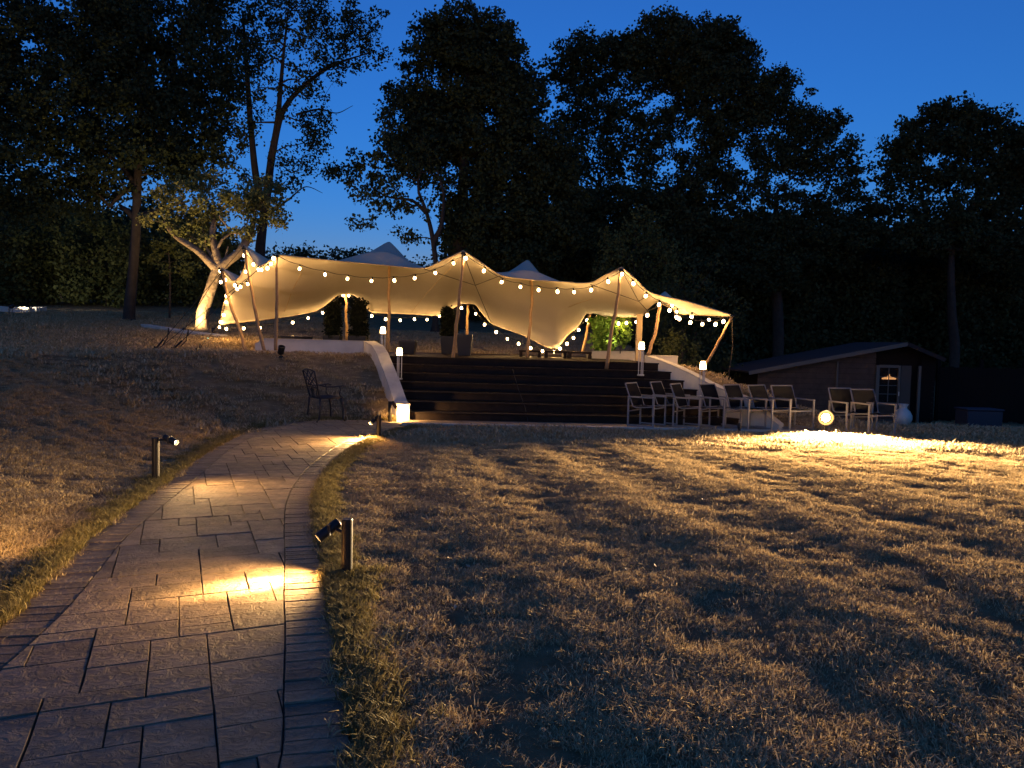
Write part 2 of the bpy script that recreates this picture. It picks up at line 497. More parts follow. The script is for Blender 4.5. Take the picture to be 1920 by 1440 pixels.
# ashlar field, turned 20 degrees like the stamped pattern
A20 = R(23.5); ca, sa = math.cos(A20), math.sin(A20)
U = 0.135
occ = {}
rects = []
sizes = [(3, 2), (2, 2), (3, 3), (4, 3), (2, 1), (4, 2), (2, 3), (3, 1), (1, 1), (1, 2)]
rr = random.Random(11)
for j in range(-10, 130):
    for i in range(-40, 70):
        if (i, j) in occ: continue
        cand = sizes[:8]; rr.shuffle(cand)
        if rr.random() < .6: cand = [c for c in cand if c[0] * c[1] >= 4] + cand
        for w, h in cand + [(1, 1)]:
            if all((i + a, j + b) not in occ for a in range(w) for b in range(h)):
                for a in range(w):
                    for b in range(h): occ[(i + a, j + b)] = 1
                rects.append((i, j, w, h)); break
gap = .003
slabs = []
for i, j, w, h in rects:
    c = [(i * U + gap, j * U + gap), ((i + w) * U - gap, j * U + gap), ((i + w) * U - gap, (j + h) * U - gap), (i * U + gap, (j + h) * U - gap)]
    c = [(x * ca - y * sa, x * sa + y * ca) for x, y in c]
    xm, ym = sum(p[0] for p in c) / 4, sum(p[1] for p in c) / 4
    if not (-6 < xm < 1 and 1.2 < ym < 16): continue
    p = simplify(clip_poly(POLY_IN, c))
    if len(p) >= 3 and abs(area(p)) > .0006:
        if area(p) < 0: p = p[::-1]
        slabs.append((ym, p))
slabs.sort(key=lambda t: t[0])
rest = MB()
for k, (ym, p) in enumerate(slabs):
    if k < 290: stone('slab', p, random.uniform(.004, .010), M['slab'], path)
    else: rest.prism(p, -.03, random.uniform(.004, .010))
if rest.n: rest.build('slab_field', M['slab'], path, kind='stuff')
bricks = []
for outer, inner in ((PLs, PLi), (PRs, PRi)):
    d = np.r_[0, np.cumsum(np.linalg.norm(np.diff(outer, axis=0), axis=1))]
    fo, fi = pchip(d, outer), pchip(d, inner)
    t = 0.0
    while t < d[-1] - .12:
        w = .112
        g = .006
        a, b = fo(t + g), fo(t + w - g); c_, e_ = fi(t + w - g), fi(t + g)
        nrm = (e_ - a); nrm /= np.linalg.norm(nrm) + 1e-9
        p = [tuple(a + nrm * .004), tuple(b + nrm * .004), tuple(c_ - nrm * .006), tuple(e_ - nrm * .006)]
        if area(p) < 0: p = p[::-1]
        bricks.append((sum(q[1] for q in p) / 4, p)); t += w
bricks.sort(key=lambda t: t[0])
rest = MB()
vis = [b for b in bricks if b[0] > 1.8]
for k, (ym, p) in enumerate(vis):
    if k < 290: stone('border_brick', p, random.uniform(.002, .010), M['slab'], path, .004)
    else: rest.prism(p, -.03, random.uniform(.002, .010))
if rest.n: rest.build('border_brick_run', M['slab'], path, kind='stuff')

# pale edging strip at the foot of the steps and the apron behind it
kerb = MB()
k0, k1 = G(752, 797), G(1545, 812)
for i in range(14):
    a = k0.lerp(k1, i / 14); b = k0.lerp(k1, (i + 1) / 14)
    dd = (b - a).normalized() * .006
    kerb = MB(); nrm = Vector((0, 1, 0))
    kerb.prism([((a + dd).x, (a + dd).y), ((b - dd).x, (b - dd).y), ((b - dd).x, (b - dd).y + .16), ((a + dd).x, (a + dd).y + .16)], -.05, .035)
    if i == 0:
        ap = MB().prism([(k0.x, k0.y + .165), (k1.x, k1.y + .165), (k1.x, 15.35), (-2.0, 15.15)], -.05, .02)
        apron = ap.build('paved_apron', M['slab']); tag(apron, kind='structure')
    kerb.build('edging_stone', M['cap'], apron, bevel=.004)

# ------------------------------------------------------------------ timber steps, deck and walls
NS = 7
def lerp2(a, b, t): return a + (b - a) * t
steps = empty('deck_steps', (0, 15, 0), 'wide dark brown timber steps rising to the tented terrace', 'steps')
WORLD_PARTS.add(steps)
for i in range(NS):
    t0, t1 = i / NS, (i + 1) / NS
    l0, r0 = lerp2(LB, LT, t0), lerp2(RB, RT, t0)
    l1, r1 = lerp2(LB, LT, t1), lerp2(RB, RT, t1)
    z = DZ * (i + 1) / NS
    rz_ = DZ / NS
    m = MB(); a = Vector((*l0, 0)); b = Vector((*r0, 0))
    dr = (b - a).normalized(); nb = Vector((-dr.y, dr.x, 0))
    q = lambda v2, o: (v2[0] + nb.x * o, v2[1] + nb.y * o)
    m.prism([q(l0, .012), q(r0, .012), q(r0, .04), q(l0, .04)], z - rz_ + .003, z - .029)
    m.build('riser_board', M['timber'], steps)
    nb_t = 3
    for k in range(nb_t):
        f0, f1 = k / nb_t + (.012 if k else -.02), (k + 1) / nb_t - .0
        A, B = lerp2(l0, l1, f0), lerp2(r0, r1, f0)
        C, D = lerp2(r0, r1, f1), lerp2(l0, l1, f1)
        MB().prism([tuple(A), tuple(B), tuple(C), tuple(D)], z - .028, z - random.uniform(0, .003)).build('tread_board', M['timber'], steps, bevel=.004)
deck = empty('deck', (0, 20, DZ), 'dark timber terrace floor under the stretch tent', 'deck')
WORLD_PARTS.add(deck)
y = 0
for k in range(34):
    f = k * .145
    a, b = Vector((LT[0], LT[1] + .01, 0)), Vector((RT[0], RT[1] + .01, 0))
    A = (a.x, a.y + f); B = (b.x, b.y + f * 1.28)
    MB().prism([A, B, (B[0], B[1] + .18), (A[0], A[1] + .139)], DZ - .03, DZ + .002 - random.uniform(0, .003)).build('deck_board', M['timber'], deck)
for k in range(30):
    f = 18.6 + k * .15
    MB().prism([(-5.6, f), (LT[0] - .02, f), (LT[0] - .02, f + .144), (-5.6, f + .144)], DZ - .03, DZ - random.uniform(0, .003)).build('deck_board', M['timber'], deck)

# left flank wall: follows the steps down with a kinked top
def flank(name, pts, wid, label, side):
    """pts: list of (x, y, ztop); wall with thickness and coping"""
    r = empty(name, (pts[0][0], pts[0][1], 0), label, 'wall')
    m, c = MB(), MB()
    P3 = [Vector(p) for p in pts]
    n = len(P3); vs, fs, cv = [], [], []
    for i, p in enumerate(P3):
        t = (P3[min(i + 1, n - 1)] - P3[max(i - 1, 0)]); t.z = 0; t.normalize()
        nn = Vector((-t.y, t.x, 0)) * side * wid
        o = Vector((-t.y, t.x, 0)) * side * .012
        vs += [(p.x, p.y, -.3), (p.x, p.y, p.z - .03), (p.x + nn.x, p.y + nn.y, p.z - .03), (p.x + nn.x, p.y + nn.y, -.3)]
        cv += [(p.x - o.x, p.y - o.y, p.z - .03), (p.x - o.x, p.y - o.y, p.z), (p.x + nn.x + o.x, p.y + nn.y + o.y, p.z), (p.x + nn.x + o.x, p.y + nn.y + o.y, p.z - .03)]
    fs = [(4 * i + k, 4 * i + 4 + k, 4 * i + 4 + (k + 1) % 4, 4 * i + (k + 1) % 4) for i in range(n - 1) for k in range(4)] + [(3, 2, 1, 0), (4 * n - 4, 4 * n - 3, 4 * n - 2, 4 * n - 1)]
    m.add(vs, fs); c.add(cv, fs)
    mp = r.matrix_basis.inverted()
    for b, nm, mt in ((m, 'wall_body', M['render']), (c, 'coping', M['cap'])):
        b.v = [tuple(Vector(v) - Vector((pts[0][0], pts[0][1], 0))) for v in b.v]
        b.build(nm, mt, r)
    return r
def on_line(px, py, A, B):
    """point of the vertical plane through A-B seen at a pixel"""
    d = ray(px, py); n = Vector((-(B[1] - A[1]), B[0] - A[0], 0))
    t = n.dot(Vector((A[0], A[1], 0)) - CAM) / n.dot(d)
    return CAM + d * t
lw = [on_line(x, y, LB, LT) for x, y in ((768, 772), (762, 752), (750, 718), (738, 688), (727, 662), (718, 648), (712, 640))]
lwp = [(LB[0] - .0, LB[1] - .12, .34)] + [(p.x, p.y, p.z) for p in lw[1:]]
lwp[-1] = (LT[0], LT[1], lwp[-1][2])
flank('flank_wall', lwp, .24, 'sloping cream wall with stone coping down the left of the timber steps', 1)
wt = lwp[-1][2]
flank('terrace_wall', [(-3.56, 18.36, wt), (-6.0, 18.6, wt + .01), (-6.25, 18.63, wt - .12)], .22, 'low cream parapet wall along the top of the grass bank left of the steps', -1)
rw = [on_line(x, y, RB, RT) for x, y in ((1212, 667), (1240, 676), (1270, 688), (1300, 702), (1325, 716), (1350, 727), (1375, 737), (1400, 747))]
rwp = [(p.x, p.y, p.z) for p in rw]
rwp.append((rwp[-1][0] + .5, rwp[-1][1] - .45, .12))
flank('curved_flank_wall', rwp, .22, 'cream wall with a curved falling top on the right of the timber steps', 1)
p0, p1 = P(1216, 666, 17.4), P(1271, 668, 17.6)
flank('corner_wall', [(p0.x, p0.y, p0.z), (p1.x, p1.y, p0.z)], .2, 'short square cream wall behind the curved flank wall', 1)
p0, p1 = P(1110, 665, 20.2), P(1200, 668, 19.4)
flank('low_back_wall', [(p0.x, p0.y, 1.40), (p1.x, p1.y, 1.42)], .2, 'low cream wall behind the timber steps under the lit green shrub', 1)
for k in (0,):
    p = P(1172, 660, 19.6)
    MB().lathe((0, 0, 0), [(.42, 0), (.42, .06), (.36, .13), (.22, .17), (.02, .18)], 18)

# ------------------------------------------------------------------ stretch tent
Fp = [(519, 477, 17.8), (560, 482, 18.0), (640, 490, 18.5), (728, 498, 18.7), (785, 503, 18.35), (795, 503, 18.25), (830, 488, 17.75), (862, 473.5, 17.35), (868, 470, 17.3), (874, 474, 17.35), (903, 493, 17.7), (934, 514, 18.1), (944, 518, 18.2), (998, 525, 18.5), (1060, 529, 18.3), (1098, 531, 17.95), (1107, 530, 17.85), (1135, 516, 17.4), (1159, 504.5, 16.95), (1165, 501, 16.9), (1171, 506, 16.93), (1193, 525, 17.1), (1216, 547, 17.3), (1226, 551, 17.3), (1290, 566, 17.0), (1373, 591, 16.6)]
Bp = [(413, 608, 21.2), (510, 597, 21.5), (590, 583, 21.8), (622, 562, 22), (637, 549, 22.2), (660, 548, 22.2), (672, 558, 22.1), (700, 586, 22), (760, 588, 22), (828, 592, 22), (850, 577, 22.1), (868, 568, 22.2), (888, 568, 22.2), (905, 588, 22), (922, 606, 21.8), (980, 628, 21.5), (1042, 654, 21), (1062, 630, 21.1), (1088, 607, 21.3), (1100, 584, 21.5), (1112, 584, 21.4), (1135, 598, 21), (1165, 594, 20.5), (1203, 594, 20), (1226, 564, 18.8), (1250, 574, 18.3), (1278, 588, 17.8), (1320, 590, 17.2), (1373, 593, 16.7)]
Lp = [(0, 519, 477, 17.8), (.10, 500, 494, 18.1), (.17, 486, 501, 18.3), (.27, 462, 467, 18.35), (.30, 457, 459, 18.4), (.33, 457, 468, 18.5), (.42, 460, 497, 18.9), (.50, 440, 528, 19.3), (.59, 420, 508, 19.5), (.62, 414, 501, 19.6), (.65, 416, 511, 19.7), (.75, 424, 545, 20.2), (.88, 418, 575, 20.8), (1, 413, 608, 21.2)]
uF = [(p[0] - 519) / 854 for p in Fp]
uB = [((519 + (p[0] - 413) * (650 - 519) / (650 - 413) if p[0] < 650 else p[0]) - 519) / 854 for p in Bp]
fF = pchip(uF, [P(*p) for p in Fp]); fB = pchip(uB, [P(*p) for p in Bp]); fLs = pchip([p[0] for p in Lp], [P(*p[1:]) for p in Lp])
NU, NV = 260, 70
uu = np.linspace(0, 1, NU); vv = np.linspace(0, 1, NV)
Fc, Bc, Lc = fF(uu), fB(uu), fLs(vv)
def smooth_z(c, s):
    k = np.exp(-((uu[:, None] - uu[None]) / s) ** 2); k /= k.sum(1, keepdims=True)
    return k @ c
Fs, Bs = smooth_z(Fc, .09), smooth_z(Bc, .07)
V = vv[None, :, None]
eF = np.exp(-V / .16) * (1 - V); eB = np.exp(-(1 - V) / .22) * V
SURF = (1 - V) * Fs[:, None] + V * Bs[:, None] + eF * (Fc - Fs)[:, None] + eB * (Bc - Bs)[:, None]
# front/back edges exact
base0 = (1 - vv)[:, None] * Fc[0] + vv[:, None] * Bc[0]
wU = np.clip(1 - uu / .13, 0, 1) ** 2
SURF += wU[:, None, None] * (Lc - SURF[0])[None]
Rc = (1 - vv)[:, None] * Fc[-1] + vv[:, None] * Bc[-1]
SURF += (np.clip(1 - (1 - uu) / .10, 0, 1) ** 2)[:, None, None] * (Rc - SURF[-1])[None]
SURF[:, :, 2] -= (.22 * np.sin(np.pi * vv) ** 1.0)[None] * sm(uu / .1)[:, None] * sm((1 - uu) / .25)[:, None]
for px, py, Y, wd in ((730, 453, 19.9, 1.0), (990, 487, 19.6, .85), (1247, 546, 18.1, .35)):
    c = P(px, py, Y)
    r = np.hypot(SURF[..., 0] - c.x, (SURF[..., 1] - c.y))
    i, j = np.unravel_index(np.argmin(r), r.shape)
    H = c.z - SURF[i, j, 2]
    SURF[..., 2] += H * np.exp(-(r / wd) ** 1.25) * (np.clip(vv / .12, 0, 1) * np.clip((1 - vv) / .12, 0, 1))[None]
ids = np.arange(NU * NV).reshape(NU, NV)
tf = np.stack([ids[:-1, :-1], ids[1:, :-1], ids[1:, 1:], ids[:-1, 1:]], -1).reshape(-1, 4)
tent = np_mesh('stretch_tent', SURF.reshape(-1, 3), tf, M['fabric'], smooth=True)
so = tent.modifiers.new('thick', 'SOLIDIFY'); so.thickness = .008
tag(tent, 'cream stretch tent canopy with peaked edges strung with warm bulbs', 'tent')
def hem(curve, name):
    MB().tube([tuple(p) for p in curve], .016, 5).build(name, M['strap'], tent, smooth=True)
hem(SURF[::2, 0], 'hem'); hem(SURF[::2, -1], 'hem'); hem(SURF[0, ::2], 'hem')

def tent_z(x, y):
    r = (SURF[..., 0] - x) ** 2 + (SURF[..., 1] - y) ** 2
    return float(SURF[..., 2].ravel()[np.argmin(r)])

def pole(pts, label, rad=.038, top=None):
    ps = [P(*p) for p in pts]
    if top is not None: ps[0] = Vector(top)
    us = np.linspace(0, 1, len(ps)); c = pchip(us, ps)(np.linspace(0, 1, 12))
    wob = np.c_[rng.normal(0, .009, 12), rng.normal(0, .009, 12), np.zeros(12)]; wob[0] = wob[-1] = 0
    c = c + wob
    base = Vector(c[-1])
    r = empty('tent_pole', base, label, 'pole', 'wooden poles holding up the stretch tent')
    MB().tube([Vector(p) - base for p in c], np.linspace(rad * .85, rad * 1.12, 12), 9).build('shaft', M['pole'], r, smooth=True)
    t = Vector(c[0]) - base
    MB().lathe(t, [(.05, -.03), (.055, -.005), (.03, .018)], 10).build('pole_cap', M['black'], r)
    return r
pole([(519, 480, 17.8), (519, 570, 17.75), (517, 657, 17.7)], 'straight wooden pole at the front left corner of the tent')
pole([(458, 466, 18.4), (472, 545, 18.2), (484, 610, 18.1), (496, 660, 18.0)], 'leaning wooden pole under the tall peak on the tent left side')
pole([(415, 507, 19.6), (430, 565, 19.2), (448, 615, 18.8), (463, 662, 18.5)], 'curved leaning wooden pole under the leftmost lower peak of the tent')
c1, c2 = P(730, 456, 19.9), P(990, 490, 19.6)
pole([(730, 456, 19.9), (729, 560, 19.9), (727, 663, 19.9)], 'upright wooden pole behind the two lit lamps at the left of the steps', top=c1)
pole([(868, 474, 17.3), (859, 580, 17.4), (848, 683, 17.7)], 'tall wooden pole under the middle front peak, foot on the steps')
pole([(997, 490, 19.6), (997, 560, 19.5), (988, 671, 19.3)], 'crooked wooden pole at the deck edge between the two front peaks', top=c2)
pole([(1165, 506, 16.9), (1152, 595, 16.9), (1137, 692, 16.85)], 'slanting wooden pole under the right front peak')
pole([(1238, 568, 17.6), (1228, 625, 17.5), (1214, 667, 17.4)], 'slanting wooden pole standing on the corner of the curved cream wall')
pole([(1373, 592, 16.6), (1345, 645, 16.8), (1314, 703, 17.0)], 'thin bent wooden pole at the far right corner of the tent', .03)
pole([(649, 549, 22.2), (649, 590, 22.2), (651, 640, 22.2)], 'back wooden pole between the two tall planters on the left')
pole([(878, 569, 22.2), (876, 615, 22.2), (874, 660, 22.2)], 'back wooden pole behind the tapered planter in the middle')
pole([(1107, 586, 21.5), (1100, 625, 21.3), (1092, 664, 21.1)], 'back wooden pole left of the bright green shrub')

# ---- guy ropes
def rope(pts, label, rad=.008, mt='rope', name='guy_rope', sag=0.0, ratchet=False):
    ps = [Vector(p) for p in pts]
    base = ps[-1].copy()
    full = []
    for a, b in zip(ps[:-1], ps[1:]):
        for k in range(8):
            t = k / 8; q = a.lerp(b, t); q.z -= sag * 4 * t * (1 - t); full.append(q)
    full.append(ps[-1])
    r = empty(name, base, label, 'rope', 'ropes of the stretch tent')
    MB().tube([p - base for p in full], rad, 5).build('cord', M[mt], r)
    if ratchet:
        m = MB(); t = (ps[-2] - ps[-1]).normalized()
        m.tube([t * .05 + Vector((0, 0, .0)), t * .32], .022, 6)
        m.tube([Vector((0, 0, -.25)), Vector((0, 0, .08))], .018, 6)
        m.build('tensioner', M['black'], r)
        m2 = MB(); m2.tube([t * .3, t * .45 + Vector((.05, 0, .04)), t * .55 + Vector((-.03, 0, .1)), t * .42 + Vector((.02, 0, -.06)), t * .2 + Vector((.05, 0, -.05))], .012, 5)
        m2.build('loose_tail', M['rope'], r)
    return r
def gp(px, py, Y):
    p = P(px, py, Y); p.z = hz(p.x, p.y) + .01; return p
s1, s2, s3 = gp(290, 655, 18.2), gp(322, 665, 17.7), gp(368, 675, 17.2)
rope([P(457, 462, 18.4), s1], 'guy rope from the tall left peak to the farthest left stake', ratchet=True)
rope([P(519, 478, 17.8), s1 + Vector((.1, -.1, 0))], 'guy rope from the front left pole down to the farthest left stake', .008)
rope([P(414, 504, 19.6), s2 + Vector((-.05, .1, 0))], 'guy rope from the low left peak to the middle stake', .008)
rope([P(486, 503, 18.3), s2], 'guy rope from the hem between left poles to the middle stake', ratchet=True)
rope([P(414, 606, 21.2), s3], 'short guy rope from the bottom left tent corner to the nearest stake', ratchet=True)
d = MB().lathe((0, 0, 0), [(.004, -.012), (.02, 0), (.004, .012)], 8).build('rope_light', M['led']); d.location = s3.lerp(P(414, 606, 21.2), .42)  # emissive bead stands in for a reflection on the rope tensioner
tag(d, 'tiny pale green indicator light on the nearest guy rope', 'light')
rope([P(868, 474, 17.3), P(891, 534, 18.6), P(921, 606, 21.8)], 'cord from the middle front peak down inside the tent', .010)
rope([P(794, 504, 18.3), P(891, 535, 18.6), P(938, 517, 18.2)], 'slack cord crossing under the middle front peak', .009)
rope([P(1165, 505, 16.9), P(1197, 564, 17.4), P(1216, 585, 18.8)], 'cord from the right front peak down inside the tent', .010)
rope([P(1106, 533, 17.9), P(1197, 565, 17.4), P(1219, 552, 17.3)], 'slack cord crossing under the right front peak', .009)
rope([P(1373, 592, 16.6), P(1374, 650, 16.7), P(1364, 722, 16.9)], 'dark frayed rope hanging from the far right tent corner', .012)
rope([P(855, 492, 18.0), P(800, 550, 20.0), P(771, 586, 21.9)], 'pale strap across the underside left of the middle peak', .010, 'strap')
rope([P(565, 512, 18.6), P(548, 545, 19.8), P(534, 584, 21.2)], 'pale strap across the underside at the left end', .012, 'strap')
rope([P(1111, 560, 18.6), P(1080, 570, 19.4), P(1052, 582, 20.3)], 'pale strap on the underside near the right peak', .008, 'strap')
rope([G(955, 668, 1.21), P(962, 695, 16.6), P(972, 730, 15.9), P(985, 765, 15.3), P(990, 792, 14.95)], 'thin cable lying down over the middle of the timber steps', .006, 'cable')

# ---- string lights
bulb_me = MB().lathe((0, 0, 0), [(.006, -.062), (.024, -.054), (.034, -.030), (.030, -.004), (.020, .014)], 10)
sock_me = MB().lathe((0, 0, 0), [(.021, .014), (.024, .03), (.018, .062), (.008, .075)], 8)
_b0 = bulb_me.build('bulb', M['bulb'], smooth=True); _s0 = sock_me.build('socket', M['cable'])
bulb_data, sock_data = _b0.data, _s0.data
bpy.data.objects.remove(_b0); bpy.data.objects.remove(_s0)
LIGHT = {}
def point_light(name, parent, loc, power, col=WARM, rad=.035):
    key = (power, col, rad)
    if key not in LIGHT:
        l = bpy.data.lights.new(name, 'POINT'); l.energy = power; l.color = col; l.shadow_soft_size = rad
        LIGHT[key] = l
    o = bpy.data.objects.new(name, LIGHT[key]); COL.objects.link(o); o.location = loc
    if parent: o.parent = parent
    return o
BULB_W = 6.4
def string(pts, label, ends=(None, None), sc=1.0):
    ws = [P(*p) for p in pts]
    base = ws[0].copy()
    r = empty('string_lights', base, label, 'string lights', 'strings of warm bulbs around the tent')
    cab = []
    if ends[0] is not None: cab.append(ends[0])
    cab += [w + Vector((0, 0, .075)) for w in ws]
    if ends[1] is not None: cab.append(ends[1])
    sag = []
    for a, b in zip(cab[:-1], cab[1:]):
        for k in range(4):
            t = k / 4; q = a.lerp(b, t); q.z -= .035 * 4 * t * (1 - t); sag.append(q)
    sag.append(cab[-1])
    MB().tube([p - base for p in sag], .0075, 5).build('cable', M['cable'], r)
    for w in ws:
        b = bpy.data.objects.new('bulb', bulb_data); COL.objects.link(b); b.parent = r; b.location = w - base; k_ = random.uniform(.9, 1.12); b.scale = (k_, k_, k_); b.rotation_euler = (random.uniform(-.3, .3), random.uniform(-.3, .3), 0)
        s = bpy.data.objects.new('socket', sock_data); COL.objects.link(s); s.parent = b
        point_light('bulb_glow', r, w - base + Vector((0, -.0, -.10)), BULB_W)
    return r
def dep(x, tab): return float(np.interp(x, [t[0] for t in tab], [t[1] for t in tab]))
FD = [(p[0], p[2] - .06) for p in Fp]; BD = [(p[0], p[2] - .12) for p in Bp]
front1 = [(562, 502), (609, 513), (652, 521), (697, 525), (739, 524), (778, 520), (816, 510), (850, 492), (873, 482)]
front2 = [(908, 506), (941, 527), (976, 536), (1010, 542), (1045, 545), (1076, 546), (1109, 542), (1140, 526), (1167, 512)]
front3 = [(1187, 530), (1211, 553), (1236, 569), (1256, 580), (1268, 593), (1295, 603), (1317, 606), (1342, 606), (1357, 601)]
wing = [(1214, 589), (1237, 574), (1260, 571), (1269, 583), (1274, 596), (1297, 592), (1329, 598)]
back1 = [(411, 612), (424, 615), (457, 614), (487, 613), (549, 603), (578, 595), (605, 585), (626, 569), (644, 552)]
back2 = [(654, 553), (672, 574), (697, 591), (723, 597), (750, 599), (777, 597), (801, 598), (825, 592), (847, 588), (865, 576)]
back3 = [(892, 587), (909, 607), (930, 621), (951, 634), (972, 643), (995, 651), (1017, 657), (1039, 658), (1050, 652), (1063, 643), (1075, 632), (1085, 617), (1101, 599)]
back4 = [(1121, 590), (1127, 595), (1143, 604), (1160, 605), (1175, 604), (1193, 602)]
left1 = [(513, 482), (508, 493), (502, 501), (490, 504), (484, 504), (475, 494), (458, 477), (460, 508)]
left2 = [(464, 531), (451, 536), (445, 540), (441, 533), (422, 523), (412, 507), (414, 527), (424, 553), (424, 564), (419, 589), (414, 602)]
up = lambda p, Y, dz=.0: P(p[0], p[1], Y) + Vector((0, 0, dz))
string([(x, y, dep(x, FD)) for x, y in front1], 'bulb string along the front hem from the left corner to the middle peak', (P(521, 479, 17.8), P(868, 473, 17.25)))
string([(x, y, dep(x, FD)) for x, y in front2], 'bulb string along the front hem between the middle and right peaks', (P(868, 473, 17.25), P(1166, 504, 16.85)))
string([(x, y, dep(x, FD)) for x, y in front3], 'bulb string from the right peak to the far right tent corner', (P(1166, 504, 16.85), P(1372, 592, 16.55)))
string([(x, y, dep(x, FD) + .5) for x, y in wing], 'bulb string under the back hem of the right wing', (P(1204, 593, 19.9), P(1372, 592, 16.6)))
string([(x, y, dep(x, BD)) for x, y in back1], 'bulb string along the back hem from the bottom left corner to the first arch')
string([(x, y, dep(x, BD)) for x, y in back2], 'bulb string along the back hem between the two left arches', (P(650, 549, 22.1), P(872, 569, 22.1)))
string([(x, y, dep(x, BD)) for x, y in back3], 'bulb string looping round the lowest point of the back hem', (P(885, 569, 22.1), P(1104, 585, 21.4)))
string([(x, y, dep(x, BD)) for x, y in back4], 'short bulb string above the bright green shrub', (P(1110, 585, 21.3), P(1203, 594, 19.9)))
string([(x, y, float(np.interp(i, [0, 7], [17.75, 18.6]))) for i, (x, y) in enumerate(left1)], 'bulb string round the tall peak at the tent left side')
string([(x, y, float(np.interp(i, [0, 10], [18.7, 21.1]))) for i, (x, y) in enumerate(left2)], 'bulb string round the lowest left peak and down the side')

# ------------------------------------------------------------------ lamps
def look_rot(d):
    return Vector(d).to_track_quat('-Z', 'Y')
def spot(name, parent, loc, target, power, ang, blend=.6, col=WARM, rad=.03):
    l = bpy.data.lights.new(name, 'SPOT'); l.energy = power; l.color = col; l.spot_size = R(ang); l.spot_blend = blend; l.shadow_soft_size = rad
    o = bpy.data.objects.new(name, l); COL.objects.link(o)
    o.location = loc; o.rotation_mode = 'QUATERNION'; o.rotation_quaternion = look_rot(Vector(target) - Vector(loc))
    o.parent = parent
    return o
def bollard(base, H, head, aim, label, power=30, ang=70, rad=.05, wide=None, blend=.7, lens_in=.04):
    """post with an arm near the top and a tubular spot head; head, aim in world"""
    base = Vector(base); head = Vector(head) - base; aim = Vector(aim) - base
    r = empty('bollard_spotlight', base, label, 'spotlight', 'black post spotlights along the path')
    MB().lathe((0, 0, 0), [(rad, -.1), (rad, H - .006), (rad * .94, H)], 20).build('post', M['bollard'], r, smooth=False)
    MB().lathe((0, 0, 0), [(rad * 1.5, -.02), (rad * 1.5, .012)], 20).build('base_flange', M['bollard'], r)
    dr = (aim - head).normalized()
    q = Vector((0, 0, 1)).rotation_difference(dr).to_matrix()
    hx = (head - Vector((0, 0, head.z))).normalized()
    MB().tube([Vector((0, 0, head.z + .0)) + hx * rad * .8, head - dr * .05], .012, 8).build('arm', M['black'], r)
    MB().lathe(head, [(.018, -.11), (.034, -.10), (.036, .068), (.031, .068), (.030, .034 - lens_in)], 18, q).build('lamp_head', M['black'], r)
    MB().lathe(head, [(.028, .036 - lens_in), (.004, .0375 - lens_in)], 14, q).build('lens', M['lens'], r)
    MB().bar(head - dr * .03 + Vector((0, 0, .036)), head - dr * .03 - Vector((0, 0, .036)), .02, .085).build('yoke', M['black'], r)
    spot('spot_beam', r, head + dr * .064, aim, power, ang, blend)
    if wide: spot('spot_spill', r, head + dr * .066, aim, wide[0], wide[1], .9)
    return r
nb = G(650, 1080)
H1 = .39
hd = P(612, 997, nb.y + .02)
bollard(nb, H1, hd, G(482, 1097), 'nearest black post spotlight at the right edge of the path', 950, 46, .037, (200, 130), 1.0)
lb = P(292, 890, 8.25)
lb.z = hz(lb.x, lb.y) - .02
hdl = P(322, 826, 8.25)
bollard(lb, .49, hdl, G(545, 925), 'black post spotlight in the grass left of the path', 150, 86, .040, (50, 150), 1.0, lens_in=.0)
fb = G(710, 822)
bollard(fb, .38, P(700, 789, fb.y), G(655, 828), 'small black post spotlight at the bend right of the path', 420, 66, .036, (420, 168), 1.0)
wb = P(731, 788, 14.7)
bollard((wb.x, wb.y, 0), .40, P(740, 760, 14.55), P(757, 786, 14.85), 'black post spotlight lighting the foot of the left flank wall', 70, 95, .036, (110, 165), lens_in=.0)
# the next post of the row stands just outside the picture on the left
bollard((-3.85, 4.7, .05), .42, (-3.74, 4.72, .44), (-3.55, 7.6, .05), 'black post spotlight in the grass at the far left edge', 100, 110, .042, None, 1.0)

def post_lamp(px, py, Y, H, label, power=2.6):
    """steel three-rod post with a glowing tapered head; (px,py) centre of head"""
    c = P(px, py, Y)
    base = Vector((c.x, c.y, c.z - H))
    r = empty('post_lamp', base, label, 'lamp', 'steel lamps with glowing heads beside the steps')
    for k in range(3):
        a = 2 * math.pi * k / 3 + .5
        MB().tube([(math.cos(a) * .052, math.sin(a) * .052, 0), (math.cos(a) * .052, math.sin(a) * .052, H - .07)], .011, 8).build('rod', M['steel'], r)
    MB().lathe((0, 0, 0), [(.075, -.01), (.075, .02)], 18).build('base_plate', M['steel'], r)
    MB().lathe((0, 0, H), [(.068, -.085), (.070, -.065)], 18).build('collar', M['steel'], r)
    MB().lathe((0, 0, H), [(.064, -.066), (.062, 0), (.050, .07), (.044, .085)], 18).build('lamp_shade', M['head'], r, smooth=True)
    MB().lathe((0, 0, H), [(.046, .086), (.05, .10), (.01, .108)], 18).build('cap', M['steel'], r)
    return r
def lamp_pt(px, py, Y, H, label, power): 
    r = post_lamp(px, py, Y, H, label, power)
    # the glow sits just in front of the shade so the shade does not swallow it
    return r
lamp_pt(718, 620, 18.0, .62, 'steel lamp with glowing head at the top left of the steps', 5)
lamp_pt(749, 660, 16.5, .58, 'steel lamp with glowing head halfway down the left of the steps', 6)
lamp_pt(1203, 649, 16.35, .62, 'steel lamp with glowing head at the top right of the steps', 7)
lamp_pt(1318, 686, 15.5, .62, 'steel lamp with glowing head behind the row of sling chairs', 7)

